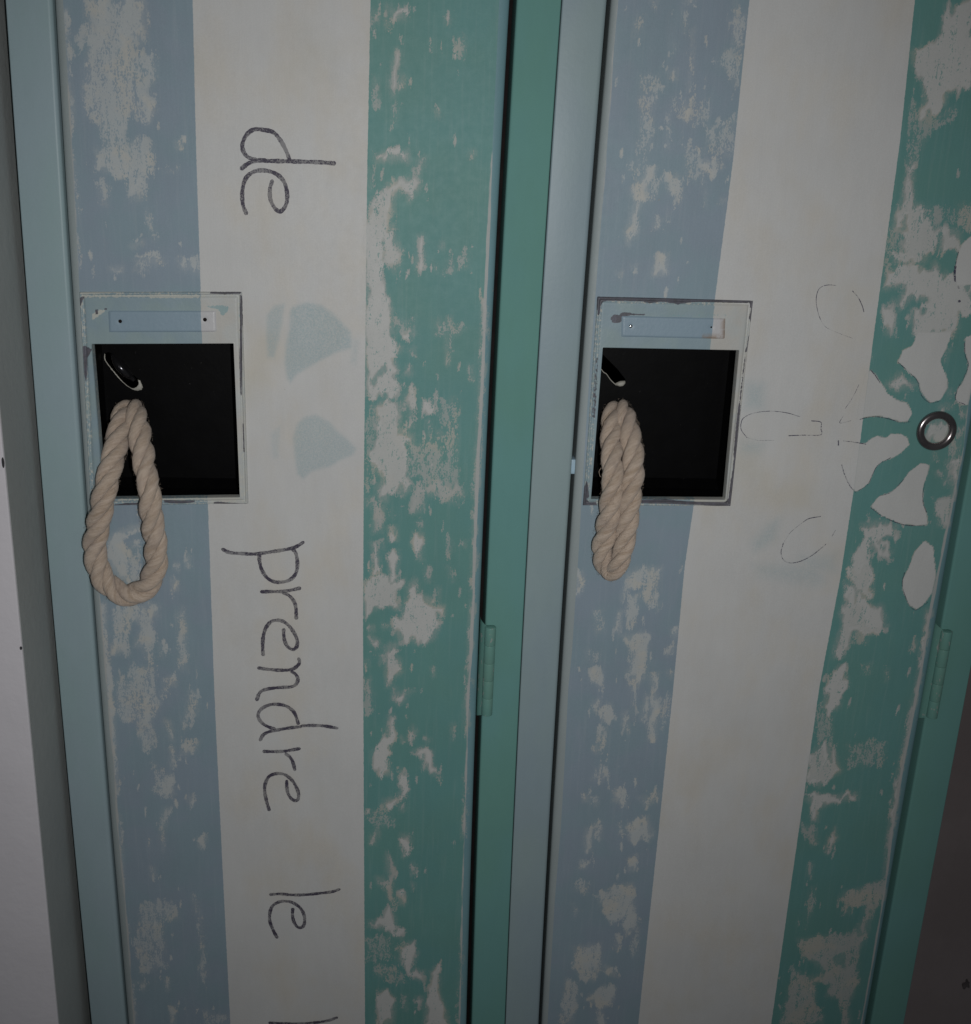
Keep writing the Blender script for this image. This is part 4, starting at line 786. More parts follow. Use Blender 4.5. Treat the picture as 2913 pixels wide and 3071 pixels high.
def rope_material():
    t = NT('cotton_rope_fibre'); f = t.attr('fib', True)
    fib = t.noise(t.mapv(f, (1, 1, .10)), 8.0, 5, .65, .2)
    yarn = t.noise(t.mapv(f, (1, 1, .05)), 1.6, 3, .5, .1)
    sp = t.noise(t.obj(), 1600, 3, .7)
    a = t.math('MULTIPLY_ADD', fib, .6, t.math('MULTIPLY_ADD', yarn, .5, t.math('MULTIPLY', sp, .25)))
    col = t.mix(t.ramp(a, .45, .85), (0.35, 0.262, 0.19), (0.57, 0.47, 0.385))
    dirt = t.ramp(t.noise(t.obj(), 75, 3, .6), .48, .70, 0, .5)
    col = t.mix(dirt, col, (0.36, 0.29, 0.25))
    m = t.fin(col, .95, t.bump(a, .9, .0009), .08)
    t.b.inputs['Sheen Weight'].default_value = .25; t.b.inputs['Sheen Roughness'].default_value = .6
    t.b.inputs['Subsurface Weight'].default_value = .0
    return m
M_ROPE = rope_material()

def wall_mat(name, c, c2, sc=6):
    t = NT(name); v = t.obj()
    col = t.mix(t.ramp(t.noise(v, sc, 4, .6), .35, .65), c, c2)
    col = grain(t, col, v, .06)
    return t.fin(col, .6, t.bump(t.noise(v, 160, 5, .6), .35, .0012), .3)
M_WALL = wall_mat('pale_lilac_wall_paint', (0.60, 0.58, 0.61), (0.57, 0.55, 0.58))
M_BROWN = wall_mat('taupe_wall_paint', (0.34, 0.285, 0.28), (0.30, 0.25, 0.245))

# ------------------------------------------------------------------ setting
ZB, ZT = -640., 420.
WL = box('wall', -1500, -4.2, -50, 519, -1600, 1200, M_WALL, None, .9, 3); WL['kind'] = 'structure'
WB = box('wall_back', -1500, 3000, 520, 640, -1600, 1200, M_BROWN); WB['kind'] = 'structure'
box('wall_side_shade', -4.15, -3.9, -48.6, 300, -1590, 1190, wall_mat('shaded_wall_side_tone', (0.33, 0.345, 0.335), (0.30, 0.315, 0.31)), WL)  # darker sheet over the wall's side, grazing shade put into its colour
# small chips knocked out of the wall corner
bm = bmesh.new()
for zc, hh in ((-16.5, 3.6), (-130, 1.3)):
    r = bmesh.ops.create_icosphere(bm, subdivisions=2, radius=1)
    for v in r['verts']:
        v.co = Vector((-4.9 + v.co.x * .75, -49.6 + v.co.y * .8, zc + v.co.z * hh)) / 1000
me = bpy.data.meshes.new('wall_chips'); bm.to_mesh(me); bm.free()
o = link('chip', me, plain('bare_dark_plaster', (0.03, 0.03, 0.035), .8), WL)
# dark scuff on the wall to the right
bm = bmesh.new(); r = bmesh.ops.create_icosphere(bm, subdivisions=3, radius=1)
for v in r['verts']:
    k = 1 + .35 * math.sin(v.co.x * 5 + v.co.z * 3)
    v.co = Vector((SCUFF[0] + v.co.x * 5 * k, 520 + v.co.y * 1.0, SCUFF[1] + v.co.z * 7 * k)) / 1000
me = bpy.data.meshes.new('scuff'); bm.to_mesh(me); bm.free()
link('scuff', me, plain('dark_scuff', (0.12, 0.10, 0.10), .9), WB)

# ------------------------------------------------------------------ lockers
PITCH = 300.0
X_STILE, X_DOOR, X_REDGE, X_GREEN = 25.58, 26.25, 271.04, 274.6
DZ0, DZ1 = -560., 330.

def corner(cx, cy, r, a0, a1, n=5):
    return [(cx + r * math.cos(math.radians(a0 + (a1 - a0) * k / n)), cy + r * math.sin(math.radians(a0 + (a1 - a0) * k / n))) for k in range(n + 1)]

def stile(x0, x1, rl, rr, mat, parent, y=0.6, name='frame_stile'):
    prof = [(x0, y + 26)] + corner(x0 + rl, y + rl, rl, 180, 270) + corner(x1 - rr, y + rr, rr, 270, 360) + [(x1, y + 26)]
    return sheet(name, prof, DZ0 - 20, DZ1 + 20, 61, mat, parent)

def door(ox, parent, wear, prints, bwl, wtl, rl, rr, hole, ring=None):
    x0, x1 = ox + (26.1 if ox == 0 else 27.2), ox + (271.5 if ox == 0 else 271.0)
    hx0, hx1, hz0, hz1 = hole
    # column parameters: return flange, left bevel, panel, right bevel, return flange
    nb = 9; panel_x = []
    zs = list(np.arange(DZ0, DZ1 + .1, 1.25))
    zs = sorted(set([round(z, 3) for z in zs if min(abs(z - hz0), abs(z - hz1)) > .5] + [hz0, hz1]))
    zs = np.array(zs)
    rlx = np.clip(line_x(rl, zs) - bow(x0, zs), x0 + 2.6, x0 + 5.5); rrx = np.clip(line_x(rr, zs) - bow(x1, zs), x1 - 6.5, x1 - 3.0)
    inner = sorted(set([round(x, 3) for x in np.arange(x0 + 8, x1 - 9, 1.0) if min(abs(x - hx0), abs(x - hx1)) > .45] + [hx0, hx1]))
    rows = []
    for k, z in enumerate(zs):
        a, b = rlx[k], rrx[k]; row = [(x0 + .1, 16.0), (x0, 4.5)]
        for i in range(nb + 1):
            th = math.pi / 2 * i / nb
            row.append((a - (a - x0) * math.cos(th), 3.4 * (1 - math.sin(th))))
        nfl = 4
        for i in range(1, nfl): row.append((a + (inner[0] - a) * i / nfl, 0))
        row += [(x, 0) for x in inner]
        for i in range(1, nfl): row.append((inner[-1] + (b - inner[-1]) * i / nfl, 0))
        for i in range(nb + 1):
            th = math.pi / 2 * i / nb
            row.append((b + (x1 - b) * math.sin(th), 3.4 * (1 - math.cos(th))))
        row += [(x1, 4.5), (x1 - .1, 16.0)]
        rows.append(row)
    A = np.array(rows); nr, nc = A.shape[:2]
    Z = np.repeat(zs[:, None], nc, 1); X = A[:, :, 0]; Y = A[:, :, 1]
    # the sheet is not perfectly flat
    Y = Y + .22 * np.sin(X * .021 + Z * .013) + .15 * np.sin(Z * .031 + X * .05)
    X = X + bow(X, Z); rlx = rlx + bow(rlx, zs); rrx = rrx + bow(rrx, zs)
    xf, zf = X.ravel(), Z.ravel()
    cx = A[0, :, 0]
    keep = lambda j, i: not (hz0 - .01 <= zs[j] < hz1 - .01 and hx0 - .01 <= cx[i] < hx1 - .01)
    # rubbing follows the hand, not a ruler: wander the outlines, then scatter small flecks round the worn areas
    sd_ = 11 if ox == 0 else 29
    wx = xf + 2.3 * vnoise(xf, zf, 6.5, 9, sd_) + 1.3 * vnoise(xf, zf, 2.6, 4.5, sd_ + 1)
    wz = zf + 4.2 * vnoise(xf, zf, 5.0, 11, sd_ + 2) + 2.6 * vnoise(xf, zf, 2.2, 5.0, sd_ + 3)
    soft_shapes = [q for q in wear if q[0] < 1.2]
    w = field(wx, wz, soft_shapes, 2.3, .4)
    rg = np.random.RandomState(sd_); cand = rg.rand(9000, 2)
    cxs = x0 + 6 + cand[:, 0] * (x1 - x0 - 12); czs = -460 + cand[:, 1] * 700
    near = field(cxs, czs, [(abs(s), p) for s, p in soft_shapes if s > 0], 13, 4)
    b1, b2 = line_x(bwl, czs), line_x(wtl, czs)
    ok = (rg.rand(9000) < near * .15 + .010) & ((cxs < b1 - 1) | (cxs > b2 + 1))
    flecks = []
    for fx, fz in zip(cxs[ok], czs[ok]):
        a, b = rg.uniform(.3, 1.3), rg.uniform(.6, 5.0) ; t0 = rg.uniform(-.15, .15)
        flecks.append((rg.uniform(.5, .95), [c for k in range(7) for c in (fx + a * math.cos(k * .9) * rg.uniform(.6, 1.2) + t0 * b * math.sin(k * .9), fz + b * math.sin(k * .9) * rg.uniform(.6, 1.2))]))
    w = np.maximum(w, field(xf, zf, flecks, .9, .1))
    w = w + .10 * np.clip((w - .15) / .3, 0, 1) * (w < .9)
    w = np.maximum(w, field(xf, zf, [q for q in wear if q[0] > 1.2], .7))
    hz = field(xf, zf, [(min(s, 1) * .8, p) for s, p in wear if s < 1.2 and s > 0], 4.5, 1.5)
    attrs = {'wear': w, 'haze': hz, 'print': field(xf, zf, prints, 1.6) if ox == 0 else field(xf, zf, prints, 6.0) * 1.3,
             'bw': xf - line_x(bwl, zf), 'wt': xf - line_x(wtl, zf),
             'edge_l': np.repeat(rlx, nc) - xf, 'edge_r': xf - np.repeat(rrx, nc), 'dark': np.zeros(xf.shape)}
    def env(pts, z): return np.interp(z, [p[0] for p in pts][::-1], [p[1] for p in pts][::-1])
    if ox == 0: eL = [(330, .55), (60, .6), (-60, .75), (-420, .8), (-560, .6)]; eR = [(330, .25), (170, .2), (150, .75), (110, 1.05), (-160, 1.05), (-200, .72), (-560, .62)]
    else: eL = [(330, .72), (150, .6), (100, .3), (-560, .3)]; eR = [(330, .7), (0, .6), (-120, 1.0), (-330, .9), (-560, .8)]
    dl = np.abs(xf - np.repeat(rlx, nc) - .1); dr = np.abs(xf - np.repeat(rrx, nc) + .35)
    attrs['ridge'] = np.maximum(env(eL, zf) * np.clip(1.25 - dl / 1.1, 0, 1), env(eR, zf) * np.clip(1.3 - dr / 1.25, 0, 1))
    V = np.stack([xf, Y.ravel(), zf], 1) / 1000
    return mesh('door', V, grid_faces(nr, nc, keep), M_DOOR, parent, attrs)

def lerp(a, b, t): return a + (b - a) * t

def handle_plate(parent, outer, inner, bwl, primer, cream, teal, mat):
    o = P2(outer); q = P2(inner)      # TL TR BR BL
    ot, ob = (o[0, 1] + o[1, 1]) / 2, (o[2, 1] + o[3, 1]) / 2
    def edge(p_top, p_bot, z): return lerp(p_bot[0], p_top[0], (z - p_bot[1]) / (p_top[1] - p_bot[1]))
    n_out = [0, .45, .9, 1.4, 1.9, 2.5, 3.1]
    vt = (q[0, 1] + q[1, 1]) / 2; vb = (q[2, 1] + q[3, 1]) / 2
    H = ot - ob
    def seg(a, b, st):
        n = max(2, int(abs(b - a) / st)); return list(np.linspace(a, b, n + 1)[:-1])
    tz = [ob + k for k in n_out] + seg(ob + 3.6, vb, .6) + seg(vb, vt, .8) + seg(vt, ot - 3.4, .7) + [ot - k for k in n_out[::-1]]
    if vb - ob < 4.4:
        kz = np.array(n_out) / 3.1 * min(3.1, (vb - ob) * .8)
        tz = [ob + k for k in kz] + seg(vb - .2, vb, .6) + seg(vb, vt, .8) + seg(vt, ot - 3.4, .7) + [ot - k for k in n_out[::-1]]
    tz = sorted(set(round(z, 4) for z in tz)); tz = np.array(tz)
    if not np.any(np.abs(tz - vb) < 1e-3): tz = np.sort(np.append(tz, vb))
    if not np.any(np.abs(tz - vt) < 1e-3): tz = np.sort(np.append(tz, vt))
    rows = []
    for z in tz:
        v = (z - ob) / H
        L = edge(o[0], o[3], z); R_ = edge(o[1], o[2], z)
        l = edge(q[0], q[3], z); r = edge(q[1], q[2], z)
        a = [L + k for k in np.array(n_out) / 3.1 * min(3.1, (l - L) * .6)]
        b = [R_ - k for k in (np.array(n_out) / 3.1 * min(3.1, (R_ - r) * .6))[::-1]]
        row = a + list(np.linspace(a[-1], l, 5)[1:-1]) + list(np.linspace(l, r, 110)) + list(np.linspace(r, b[0], 5)[1:-1]) + b
        # small slope of top/bottom edges
        zt = [z + lerp(lerp(o[3, 1], o[2, 1], (x - L) / (R_ - L)) - ob, lerp(o[0, 1], o[1, 1], (x - L) / (R_ - L)) - ot, v) for x in row]
        rows.append(list(zip(row, zt)))
    A = np.array(rows); nr, nc = A.shape[:2]
    X, Z = A[:, :, 0], A[:, :, 1]
    il, ir = len(n_out) + 3, len(n_out) + 3 + 109
    dx = np.minimum(X - X[:, :1], X[:, -1:] - X); dz = np.minimum(Z - Z[:1], Z[-1:] - Z)
    d = np.minimum(dx, dz)
    Y = -np.interp(d, [0, .35, .8, 1.3, 1.8, 2.4, 3.2], [-.25, .9, 1.45, 1.25, .15, .15, 1.1])
    Y = Y + .08 * np.sin(X * .3) * np.sin(Z * .21)
    sel_r = [k for k in range(nr) if vb - 1e-3 <= tz[k] <= vt + 1e-3]
    r0, r1 = sel_r[0], sel_r[-1]
    keep = lambda j, i: not (r0 <= j < r1 and il <= i < ir)
    F_ = grid_faces(nr, nc, keep)
    xf, zf = X.ravel(), Z.ravel()
    V = [(x, y, z) for x, y, z in zip(xf, Y.ravel(), zf)]
    # lip folded back around the opening
    loop = [(r0, i) for i in range(il, ir)] + [(j, ir) for j in range(r0, r1)] + [(r1, i) for i in range(ir, il, -1)] + [(j, il) for j in range(r1, r0, -1)]
    prev = [j * nc + i for j, i in loop]; n = len(loop)
    cxm, czm = X[r0:r1, il:ir].mean(), Z[r0:r1, il:ir].mean()
    base = [V[k] for k in prev]
    for dpt, off in ((.35, .12), (.9, .35), (2.2, .45), (5.0, .45)):
        cur = []
        for b_ in base:
            sx = -1 if b_[0] > cxm else 1; sz = -1 if b_[2] > czm else 1
            fx = off if min(abs(b_[0] - xf[prev[0]] if False else 0), 1) >= 0 else 0
            cur.append(len(V)); V.append((b_[0] + sx * off * .3, b_[1] + dpt, b_[2] + sz * off * .3))
        for k in range(n):
            F_.append((prev[k], cur[k], cur[(k + 1) % n], prev[(k + 1) % n]))
        prev = cur
    VV = np.array(V); ax, az = VV[:, 0], VV[:, 2]
    attrs = {'bw': ax - line_x(bwl, az), 'dark': field(ax, az, primer, .35, .1), 'cream': field(ax, az, cream, .5), 'teal': field(ax, az, teal, .8)}
    g = np.interp(np.concatenate([d.ravel(), np.full(len(V) - xf.size, 9.)]), [0, .12, .3, 1.5, 1.9, 2.2, 2.7], [.36, .36, 0, 0, .30, .30, 0])
    attrs['dark'] = np.maximum(attrs['dark'], g)
    attrs['cream'] = np.maximum(attrs['cream'], .40 * np.interp(np.concatenate([d.ravel(), np.full(len(V) - xf.size, 0.)]), [0, 3.4, 4.2], [1, 1, 0]))
    return mesh('handle_plate', VV / 1000, F_, mat, parent, attrs)

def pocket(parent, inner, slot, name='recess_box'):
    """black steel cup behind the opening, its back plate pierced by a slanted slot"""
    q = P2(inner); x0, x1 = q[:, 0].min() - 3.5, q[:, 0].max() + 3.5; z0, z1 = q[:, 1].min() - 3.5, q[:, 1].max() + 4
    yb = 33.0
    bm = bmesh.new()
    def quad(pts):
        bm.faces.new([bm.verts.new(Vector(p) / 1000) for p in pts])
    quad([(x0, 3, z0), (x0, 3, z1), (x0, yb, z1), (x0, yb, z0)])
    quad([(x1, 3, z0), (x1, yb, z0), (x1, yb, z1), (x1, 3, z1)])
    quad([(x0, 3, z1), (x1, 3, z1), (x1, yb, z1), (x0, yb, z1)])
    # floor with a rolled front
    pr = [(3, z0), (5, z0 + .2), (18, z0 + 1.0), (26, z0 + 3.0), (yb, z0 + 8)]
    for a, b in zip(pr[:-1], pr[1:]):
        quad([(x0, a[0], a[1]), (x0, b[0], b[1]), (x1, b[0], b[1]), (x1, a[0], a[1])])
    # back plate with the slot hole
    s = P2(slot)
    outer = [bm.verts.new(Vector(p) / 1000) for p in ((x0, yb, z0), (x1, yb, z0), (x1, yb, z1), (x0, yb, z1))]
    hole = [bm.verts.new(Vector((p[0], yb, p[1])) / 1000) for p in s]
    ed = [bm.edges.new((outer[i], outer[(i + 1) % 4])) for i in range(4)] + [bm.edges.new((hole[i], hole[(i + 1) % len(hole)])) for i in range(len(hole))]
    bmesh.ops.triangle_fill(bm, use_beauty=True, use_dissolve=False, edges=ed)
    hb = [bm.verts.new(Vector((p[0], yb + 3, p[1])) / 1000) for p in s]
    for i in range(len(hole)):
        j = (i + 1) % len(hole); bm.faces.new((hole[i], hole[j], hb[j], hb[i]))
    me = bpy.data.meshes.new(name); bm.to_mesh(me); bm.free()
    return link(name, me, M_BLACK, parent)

def tube_mesh(V, F_, pts, rad, seg=8, cap=True):
    """append a tube along pts (mm) to V,F"""
    pts = np.array(pts, float); n = len(pts)
    T = np.gradient(pts, axis=0); T /= np.linalg.norm(T, axis=1)[:, None] + 1e-12
    N = np.cross(T[0], (0.3, .9, .2)); N /= np.linalg.norm(N)
    b0 = len(V)
    for k in range(n):
        N = N - T[k] * (N @ T[k]); N /= np.linalg.norm(N); B = np.cross(T[k], N)
        r = rad[k] if hasattr(rad, '__len__') else rad
        for i in range(seg):
            a = 2 * math.pi * i / seg; V.append(tuple(pts[k] + r * (math.cos(a) * N + math.sin(a) * B)))
    for k in range(n - 1):
        for i in range(seg):
            j = (i + 1) % seg; F_.append((b0 + k * seg + i, b0 + k * seg + j, b0 + (k + 1) * seg + j, b0 + (k + 1) * seg + i))
    if cap:
        F_.append(tuple(b0 + i for i in range(seg))[::-1]); F_.append(tuple(b0 + (n - 1) * seg + i for i in range(seg)))

def label_holder(parent, quad, holes, bwl, rust=0.0):
    q = P2(quad); nx, nz = 60, 18
    V, bw_, ru = [], [], []
    for j in range(nz + 1):
        for i in range(nx + 1):
            u, v = i / nx, j / nz
            u = .5 - .5 * math.cos(math.pi * u) if False else u
            p = lerp(lerp(q[3], q[2], u), lerp(q[0], q[1], u), v)
            W, Hh = 63., 13.
            du, dv = min(u, 1 - u) * W, min(v, 1 - v) * Hh
            # round the corners
            r = 1.6
            if du < r and dv < r:
                dd = r - math.hypot(r - du, r - dv); d = max(dd, 0)
            else: d = min(du, dv)
            y = -1.05 - .85 * min(1, d / .8) ** .5 if d > 0 else -.8
            for hx, hz in P2(holes):
                rr = math.hypot(p[0] - hx, p[1] - hz)
                if rr < 2.0: y += .35 * (1 - rr / 2.0)
            V.append((p[0] / 1e3, y / 1e3, p[1] / 1e3)); bw_.append(p[0])
            ru.append(rust * max(0, 1 - min(abs(u - 1) * W, abs(v) * Hh if u > .78 else 9) / 4.0) * (1 if u > .75 else 0))
    VV = np.array(V)
    a = {'bw': VV[:, 0] * 1e3 - line_x(bwl, VV[:, 2] * 1e3), 'rust': np.array(ru)}
    return mesh('label_holder', VV, grid_faces(nz + 1, nx + 1), M_LABEL, parent, a)

def disc(name, x, y, z, r, h, mat, parent, bead=True):
    bm = bmesh.new(); r_ = bmesh.ops.create_uvsphere(bm, u_segments=16, v_segments=10, radius=1)
    for v in bm.verts: v.co = Vector((x + v.co.x * r, y + v.co.y * h, z + v.co.z * r)) / 1000
    me = bpy.data.meshes.new(name); bm.to_mesh(me); bm.free()
    for p in me.polygons: p.use_smooth = True
    return link(name, me, mat, parent)

def stroke_mesh(strokes, width, y0):
    V, F_ = [], []
    for s, st in enumerate(strokes):
        w = width
        if isinstance(st, tuple): w, st = st
        P = catmull([p for p in P2(st)], .5); n = len(P)
        T = np.gradient(P, axis=0); T /= np.linalg.norm(T, axis=1)[:, None] + 1e-9
        N = np.stack([-T[:, 1], T[:, 0]], 1); b = len(V); y = y0 - .014 * s
        ph = random.random() * 9
        P = np.concatenate([[P[0] - T[0] * w * .38], P, [P[-1] + T[-1] * w * .38]]); N = np.concatenate([[N[0]], N, [N[-1]]])
        for k in range(n + 2):
            ww = w / 2 * (1 + .10 * math.sin(k * .31 + ph) + .06 * math.sin(k * 1.1 + ph))
            if k == 0 or k == n + 1: ww *= .45
            for sg in (-1, 1):
                V.append(((P[k][0] + sg * N[k][0] * ww) / 1e3, y / 1e3, (P[k][1] + sg * N[k][1] * ww) / 1e3))
        for k in range(n + 1): F_.append((b + 2 * k, b + 2 * k + 1, b + 2 * k + 3, b + 2 * k + 2))
    return V, F_

def hinge(parent, ox, z0, z1):
    """painted butt hinge: five knuckles and the wrapped leaf"""
    h = empty('hinge', (0, 0, 0)); h.parent = parent
    cx, cy, r = ox + 277.3, -2.0, 3.6
    n = 5; L = (z1 - z0) / n
    for k in range(n):
        a, b = z0 + k * L + .05, z0 + (k + 1) * L - .05
        bm = bmesh.new(); sg = 28; V = []
        prof = [(0, a), (r - .3, a), (r - .08, a + .12), (r, a + .35), (r, b - .35), (r - .08, b - .12), (r - .3, b), (0, b)]
        rings = []
        for rr, z in prof:
            rings.append([bm.verts.new(Vector((cx + rr * math.cos(2 * math.pi * i / sg), cy + rr * math.sin(2 * math.pi * i / sg), z)) / 1000) for i in range(sg)])
        for a_, b_ in zip(rings[:-1], rings[1:]):
            for i in range(sg):
                bm.faces.new((a_[i], a_[(i + 1) % sg], b_[(i + 1) % sg], b_[i]))
        me = bpy.data.meshes.new('knuckle'); bm.to_mesh(me); bm.free()
        for p in me.polygons: p.use_smooth = True
        link('knuckle', me, M_HINGE, h)
    # leaf running from the barrel into the gap at the door edge, its ends cut at a slant
    V, F_ = [], []; nz = 24
    for j in range(nz + 1):
        z = lerp(z0, z1, j / nz)
        for i, (x, y) in enumerate([(ox + 270.9, 5.5), (ox + 271.2, 2.6), (ox + 272.2, .6), (ox + 273.6, -1.0), (ox + 275.0, -2.6)]):
            ext = (4 - i) * 1.1
            zz = z + ext * (2 * j / nz - 1)
            V.append((x / 1e3, y / 1e3, zz / 1e3))
    for j in range(nz):
        for i in range(4): F_.append((j * 5 + i, j * 5 + i + 1, (j + 1) * 5 + i + 1, (j + 1) * 5 + i))
    me = mesh('leaf', V, F_, M_HINGE, h)
    return h

def locker(ox, label, which):
    t = empty('locker', (0, 0, 0))
    tag(t, label, 'locker', 'painted steel lockers standing side by side')
    stile(ox + 0.2, ox + 24.9, .9, 2.6, M_STILE_A if which == 0 else M_STILE_B, t)
    stile(ox + (275.3 if which == 0 else X_GREEN), ox + 299.7, 1.6, .9, M_GREEN, t)
    # carcass: sides, back and inner gap shield, near-black colour standing in for the gaps' shade
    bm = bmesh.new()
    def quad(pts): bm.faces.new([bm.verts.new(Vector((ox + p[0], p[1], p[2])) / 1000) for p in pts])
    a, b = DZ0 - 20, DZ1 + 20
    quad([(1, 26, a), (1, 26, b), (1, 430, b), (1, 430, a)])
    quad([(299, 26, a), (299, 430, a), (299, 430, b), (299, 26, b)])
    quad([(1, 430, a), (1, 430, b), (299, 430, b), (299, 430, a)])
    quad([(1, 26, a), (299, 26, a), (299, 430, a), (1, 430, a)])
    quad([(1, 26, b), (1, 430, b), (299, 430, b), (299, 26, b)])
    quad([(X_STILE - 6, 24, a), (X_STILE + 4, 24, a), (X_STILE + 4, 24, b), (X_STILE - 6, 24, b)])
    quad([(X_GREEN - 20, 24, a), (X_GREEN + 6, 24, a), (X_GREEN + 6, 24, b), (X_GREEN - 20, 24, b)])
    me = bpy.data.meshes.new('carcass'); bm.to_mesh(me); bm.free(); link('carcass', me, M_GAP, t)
    if which == 0:
        outer = list(PLATE_A); outer[6] = 27.6; inner = list(OPEN_A)
        args = (WEAR_A, PRINT_A, BW1, WT1, RIDGE_L1, RIDGE_R1)
    else:
        outer = list(PLATE_B); inner = list(OPEN_B); args = (WEAR_B, PRINT_B, BW2, WT2, RIDGE_L2, RIDGE_R2)
        outer[0] += .8; outer[6] += .4
    q = P2(inner); hole = (round(q[:, 0].min() - 1.2, 3), round(q[:, 0].max() + 1.2, 3), round(q[:, 1].min() - 1.0, 3), round(q[:, 1].max() + 1.0, 3))
    d = door(ox, t, *args, hole)
    pl = handle_plate(d, outer, inner, args[2], *((PRIMER_A, CREAM_A, TEAL_A) if which == 0 else (PRIMER_B, CREAM_B, TEAL_B)), M_PLATE)
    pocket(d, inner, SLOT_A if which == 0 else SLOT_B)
    label_holder(d, LABEL_A if which == 0 else LABEL_B, HOLES_A if which == 0 else HOLES_B, args[2], 0 if which == 0 else .9)
    hz = P2(HOLES_A if which == 0 else HOLES_B)
    m_hole = M_GAP
    if which == 0:
        disc('screw_hole', hz[0, 0], -1.63, hz[0, 1], 1.15, .35, m_hole, d)
        disc('screw_hole', hz[1, 0], -1.63, hz[1, 1], 1.25, .35, m_hole, d)
    else:
        disc('rivet', hz[0, 0], -1.73, hz[0, 1], 1.15, .7, M_RIVET, d)
        disc('screw_hole', hz[1, 0], -1.68, hz[1, 1], .55, .3, m_hole, d)
    hinge(t, ox, -197.5, -134.5)
    return t, d

lk1, d1 = locker(0.0, 'left striped locker with handwritten words running down its white stripe', 0)
lk2, d2 = locker(PITCH, 'right striped locker with a black metal ring and white petals on its teal stripe', 1)

# dark slot furniture of the left recess: torn pale rim and a glossy latch bar
s = P2(SLOT_A); V, F_ = [], []
loop = [np.array((p[0], p[1])) for p in s]
rp = catmull([loop[i] for i in (0, 12, 11, 10, 9, 8, 7, 6)], .45); rc = s.mean(0); nR = len(rp)
for k in range(nR):
    u = k / nR; o_ = rp[k] - rc; o_ /= np.linalg.norm(o_)
    wd_ = .2 + .4 * random.random() + (.9 if .05 < u < .3 else 0) * random.random() + 2.3 * max(0, 1 - abs(u - .86) / .15) ** .5 * (.8 + .2 * random.random())
    in_ = rp[k] - o_ * (.3 + .3 * random.random() + 1.2 * max(0, 1 - abs(u - .86) / .12)); ou = rp[k] + o_ * wd_ * .7
    V += [(in_[0], 32.2, in_[1]), ((in_[0] + ou[0]) / 2, 31.7 - .3 * random.random(), (in_[1] + ou[1]) / 2), (ou[0], 32.9, ou[1])]
for k in range(nR - 1):
    for q in (0, 1): F_.append((3 * k + q, 3 * k + q + 1, 3 * k + q + 4, 3 * k + q + 3))
mesh('torn_slot_rim', np.array(V) / 1000, F_, M_PALE, d1)
b = P2(BAR_A); V, F_ = [], []
k = np.linspace(0, 1, 14)
pts = [(lerp(b[0, 0], b[1, 0], u), 34 - 4 * math.sin(math.pi * min(1, u * 1.1)) , lerp(b[0, 1], b[1, 1], u)) for u in k]
tube_mesh(V, F_, pts, [2.9 * math.sin(math.pi * min(max(u, .06), .94)) ** .45 for u in k], 16)
mesh('latch_bar', np.array(V) / 1000, F_, M_BAR, d1)
# right recess: pale tongue of paint at the foot of the slot and its thin lower edge
g = P2(TONGUE_B); c = g.mean(0); V, F_ = [], []
for sc, y in ((1.0, 32.8), (.8, 31.4), (.4, 30.9)):
    for p in g: V.append((c[0] + (p[0] - c[0]) * sc, y, c[1] + (p[1] - c[1]) * sc))
n = len(g)
for r in (0, 1):
    for i in range(n): F_.append((r * n + i, r * n + (i + 1) % n, (r + 1) * n + (i + 1) % n, (r + 1) * n + i))
F_.append(tuple(2 * n + i for i in range(n)))
tube_mesh(V, F_, catmull([np.array((p[0], 32.4, p[1])) for p in P2(LIP_B)], 1.0), .28, 6)
mesh('torn_slot_rim', np.array(V) / 1000, F_, M_PALE, d2)
# catch bridging the gap beside the right door
cq = P2(CATCH_B)
box('door_catch', 322.6, 327.2, 3.5, 14, cq[:, 1].min(), cq[:, 1].max(), M_CATCH, lk2, .6)

# ------------------------------------------------------------------ writing and pencil lines, a hair's breadth of ink on the paint
WAVE = .38
for nm, st in (('handwriting', INK_DE), ('handwriting', INK_PRENDRE), ('handwriting', INK_LE)):
    for q in st:
        V, F_ = stroke_mesh([q], 2.3, -WAVE - .1 - .014 * st.index(q)); mesh(nm, V, F_, M_INK, d1)
for q in PENCIL:
    V, F_ = stroke_mesh([q], .5, -WAVE - .1 - .01 * PENCIL.index(q)); mesh('pencil_outline', V, F_, M_PENCIL, d2)

# ------------------------------------------------------------------ ring on the right door
V, F_ = [], []
rx, rz = RING_B; nu, nv = 96, 22
for i in range(nu):
    a = 2 * math.pi * i / nu
    for j in range(nv):
        b = 2 * math.pi * j / nv
        rr = 10.1 + 2.45 * math.cos(b)
        V.append((rx + rr * math.cos(a), -.9 + 1.9 * math.sin(b), rz + rr * math.sin(a)))
for i in range(nu):
    for j in range(nv):
        F_.append((i * nv + j, ((i + 1) % nu) * nv + j, ((i + 1) % nu) * nv + (j + 1) % nv, i * nv + (j + 1) % nv))
mesh('metal_ring', np.array(V) / 1000, F_, M_RING, d2)

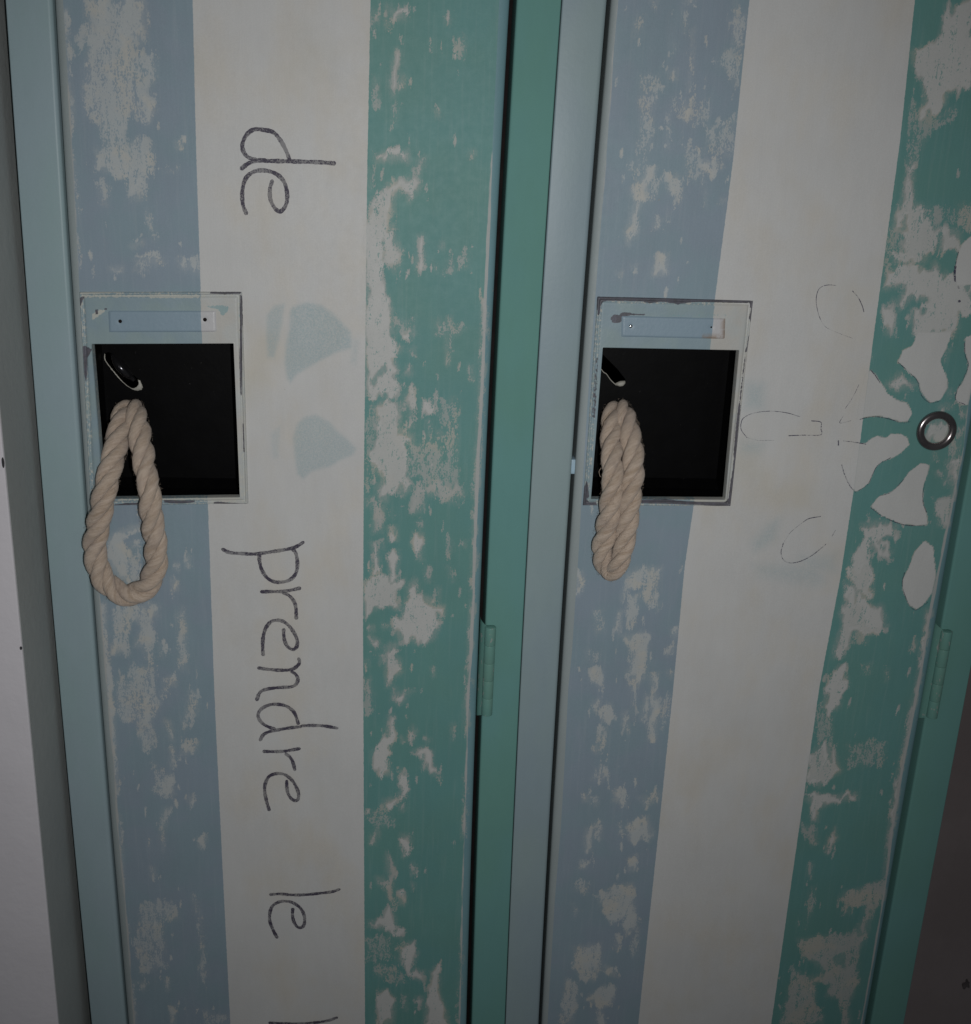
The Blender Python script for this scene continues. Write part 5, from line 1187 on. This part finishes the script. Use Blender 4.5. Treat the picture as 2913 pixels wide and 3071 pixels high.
# ------------------------------------------------------------------ ropes
def rope(name, ctrl, label, phase, hairs, lay=43.0):
    P = catmull([np.array(c, float) for c in ctrl], .8)
    pos = P[:, :3]; rad = P[:, 3]; n = len(pos)
    T = np.gradient(pos, axis=0); T /= np.linalg.norm(T, axis=1)[:, None]
    s = np.concatenate([[0], np.cumsum(np.linalg.norm(np.diff(pos, axis=0), axis=1))])
    N = np.cross(T[0], (0, 1, 0.)); N /= np.linalg.norm(N); Ns = []
    for k in range(n):
        N = N - T[k] * (N @ T[k]); N /= np.linalg.norm(N); Ns.append(N.copy())
    Ns = np.array(Ns); Bs = np.cross(T, Ns)
    V, F_, A = [], [], []; seg = 22
    for st in range(3):
        th = phase + 2 * math.pi * st / 3 + 2 * math.pi * s / lay
        off = rad * .53
        C = pos + off[:, None] * (np.cos(th)[:, None] * Ns + np.sin(th)[:, None] * Bs)
        TT = np.gradient(C, axis=0); TT /= np.linalg.norm(TT, axis=1)[:, None]
        O = (C - pos) / off[:, None]; O = O - TT * np.sum(O * TT, 1)[:, None]; O /= np.linalg.norm(O, axis=1)[:, None]
        Q = np.cross(TT, O); b0 = len(V)
        for k in range(n):
            rs = rad[k] * .52 * (1 + .035 * math.sin(s[k] * .5 + st * 2) + .02 * math.sin(s[k] * 1.3 + st))
            for i in range(seg):
                a = 2 * math.pi * i / seg
                ca, sa = math.cos(a), math.sin(a)
                wob = 1 + .012 * math.sin(9 * a - s[k] * 1.1)
                V.append(tuple(C[k] + rs * wob * (ca * O[k] * .97 + sa * Q[k] * 1.06)))
                f = a - s[k] * .16
                A.append((math.cos(f) + 7 * st, math.sin(f), s[k] * .6))
        for k in range(n - 1):
            for i in range(seg):
                j = (i + 1) % seg; F_.append((b0 + k * seg + i, b0 + k * seg + j, b0 + (k + 1) * seg + j, b0 + (k + 1) * seg + i))
    n0 = len(V)
    for pts in hairs: tube_mesh(V, F_, catmull([np.array(p, float) for p in pts], .4), .16, 5)
    rg = random.Random(7)
    for _ in range(2600):      # fuzz of loose fibres
        k = rg.randrange(20, n - 20); a = rg.random() * 6.283
        d = math.cos(a) * Ns[k] + math.sin(a) * Bs[k]
        if d[1] > .5: continue
        e = T[k] * rg.uniform(-1, 1) + np.cross(d, T[k]) * rg.uniform(-.8, .8)
        p0 = pos[k] + d * rad[k] * .93; L = rg.uniform(.5, 2.0)
        tube_mesh(V, F_, [p0, p0 + d * L * .45 + e * L * .5, p0 + d * L * rg.uniform(.3, .8) + e * L * 1.1], .045, 3, False)
    A += [(v[0] * .5, v[1] * .5, v[2] * .5) for v in V[n0:]]
    o = mesh(name, np.array(V) / 1000, F_, M_ROPE, None, {'fib': np.array(A)})
    tag(o, label, 'rope', 'rope pulls hanging from the locker recesses')
    return o
hairsA = [[(48.2, 22, -4), (44.5, 20, -5.5), (42.3, 19, -7.0), (41.2, 19, -9.5), (42.0, 20, -11), (43.5, 19, -8.5)],
          [(50, 16, 1.0), (47.5, 15, 1.2), (44.5, 15, -.5), (43.2, 16, -3)],
          [(58.5, 14, -5), (60.2, 13, -7.5), (61.3, 13, -8.5), (62.0, 13, -8.2)],
          [(60.0, 10, -14), (61.8, 9, -17), (61.9, 9, -21), (61.0, 8, -24)]]
rope('rope_pull', ROPE_A, 'wide open loop of cream twisted cotton rope hanging out of the left locker recess', .4, hairsA)
hairsB = [[(345, 8, 1.5), (343.3, 8, -1), (343.0, 8, -4)], [(342, 0, -28), (340.7, 0, -30), (341.3, 0, -33), (342.4, 0, -34)]]
rope('rope_pull', ROPE_B, 'closed narrow loop of cream twisted cotton rope hanging out of the right locker recess', 1.3, hairsB, 42.0)
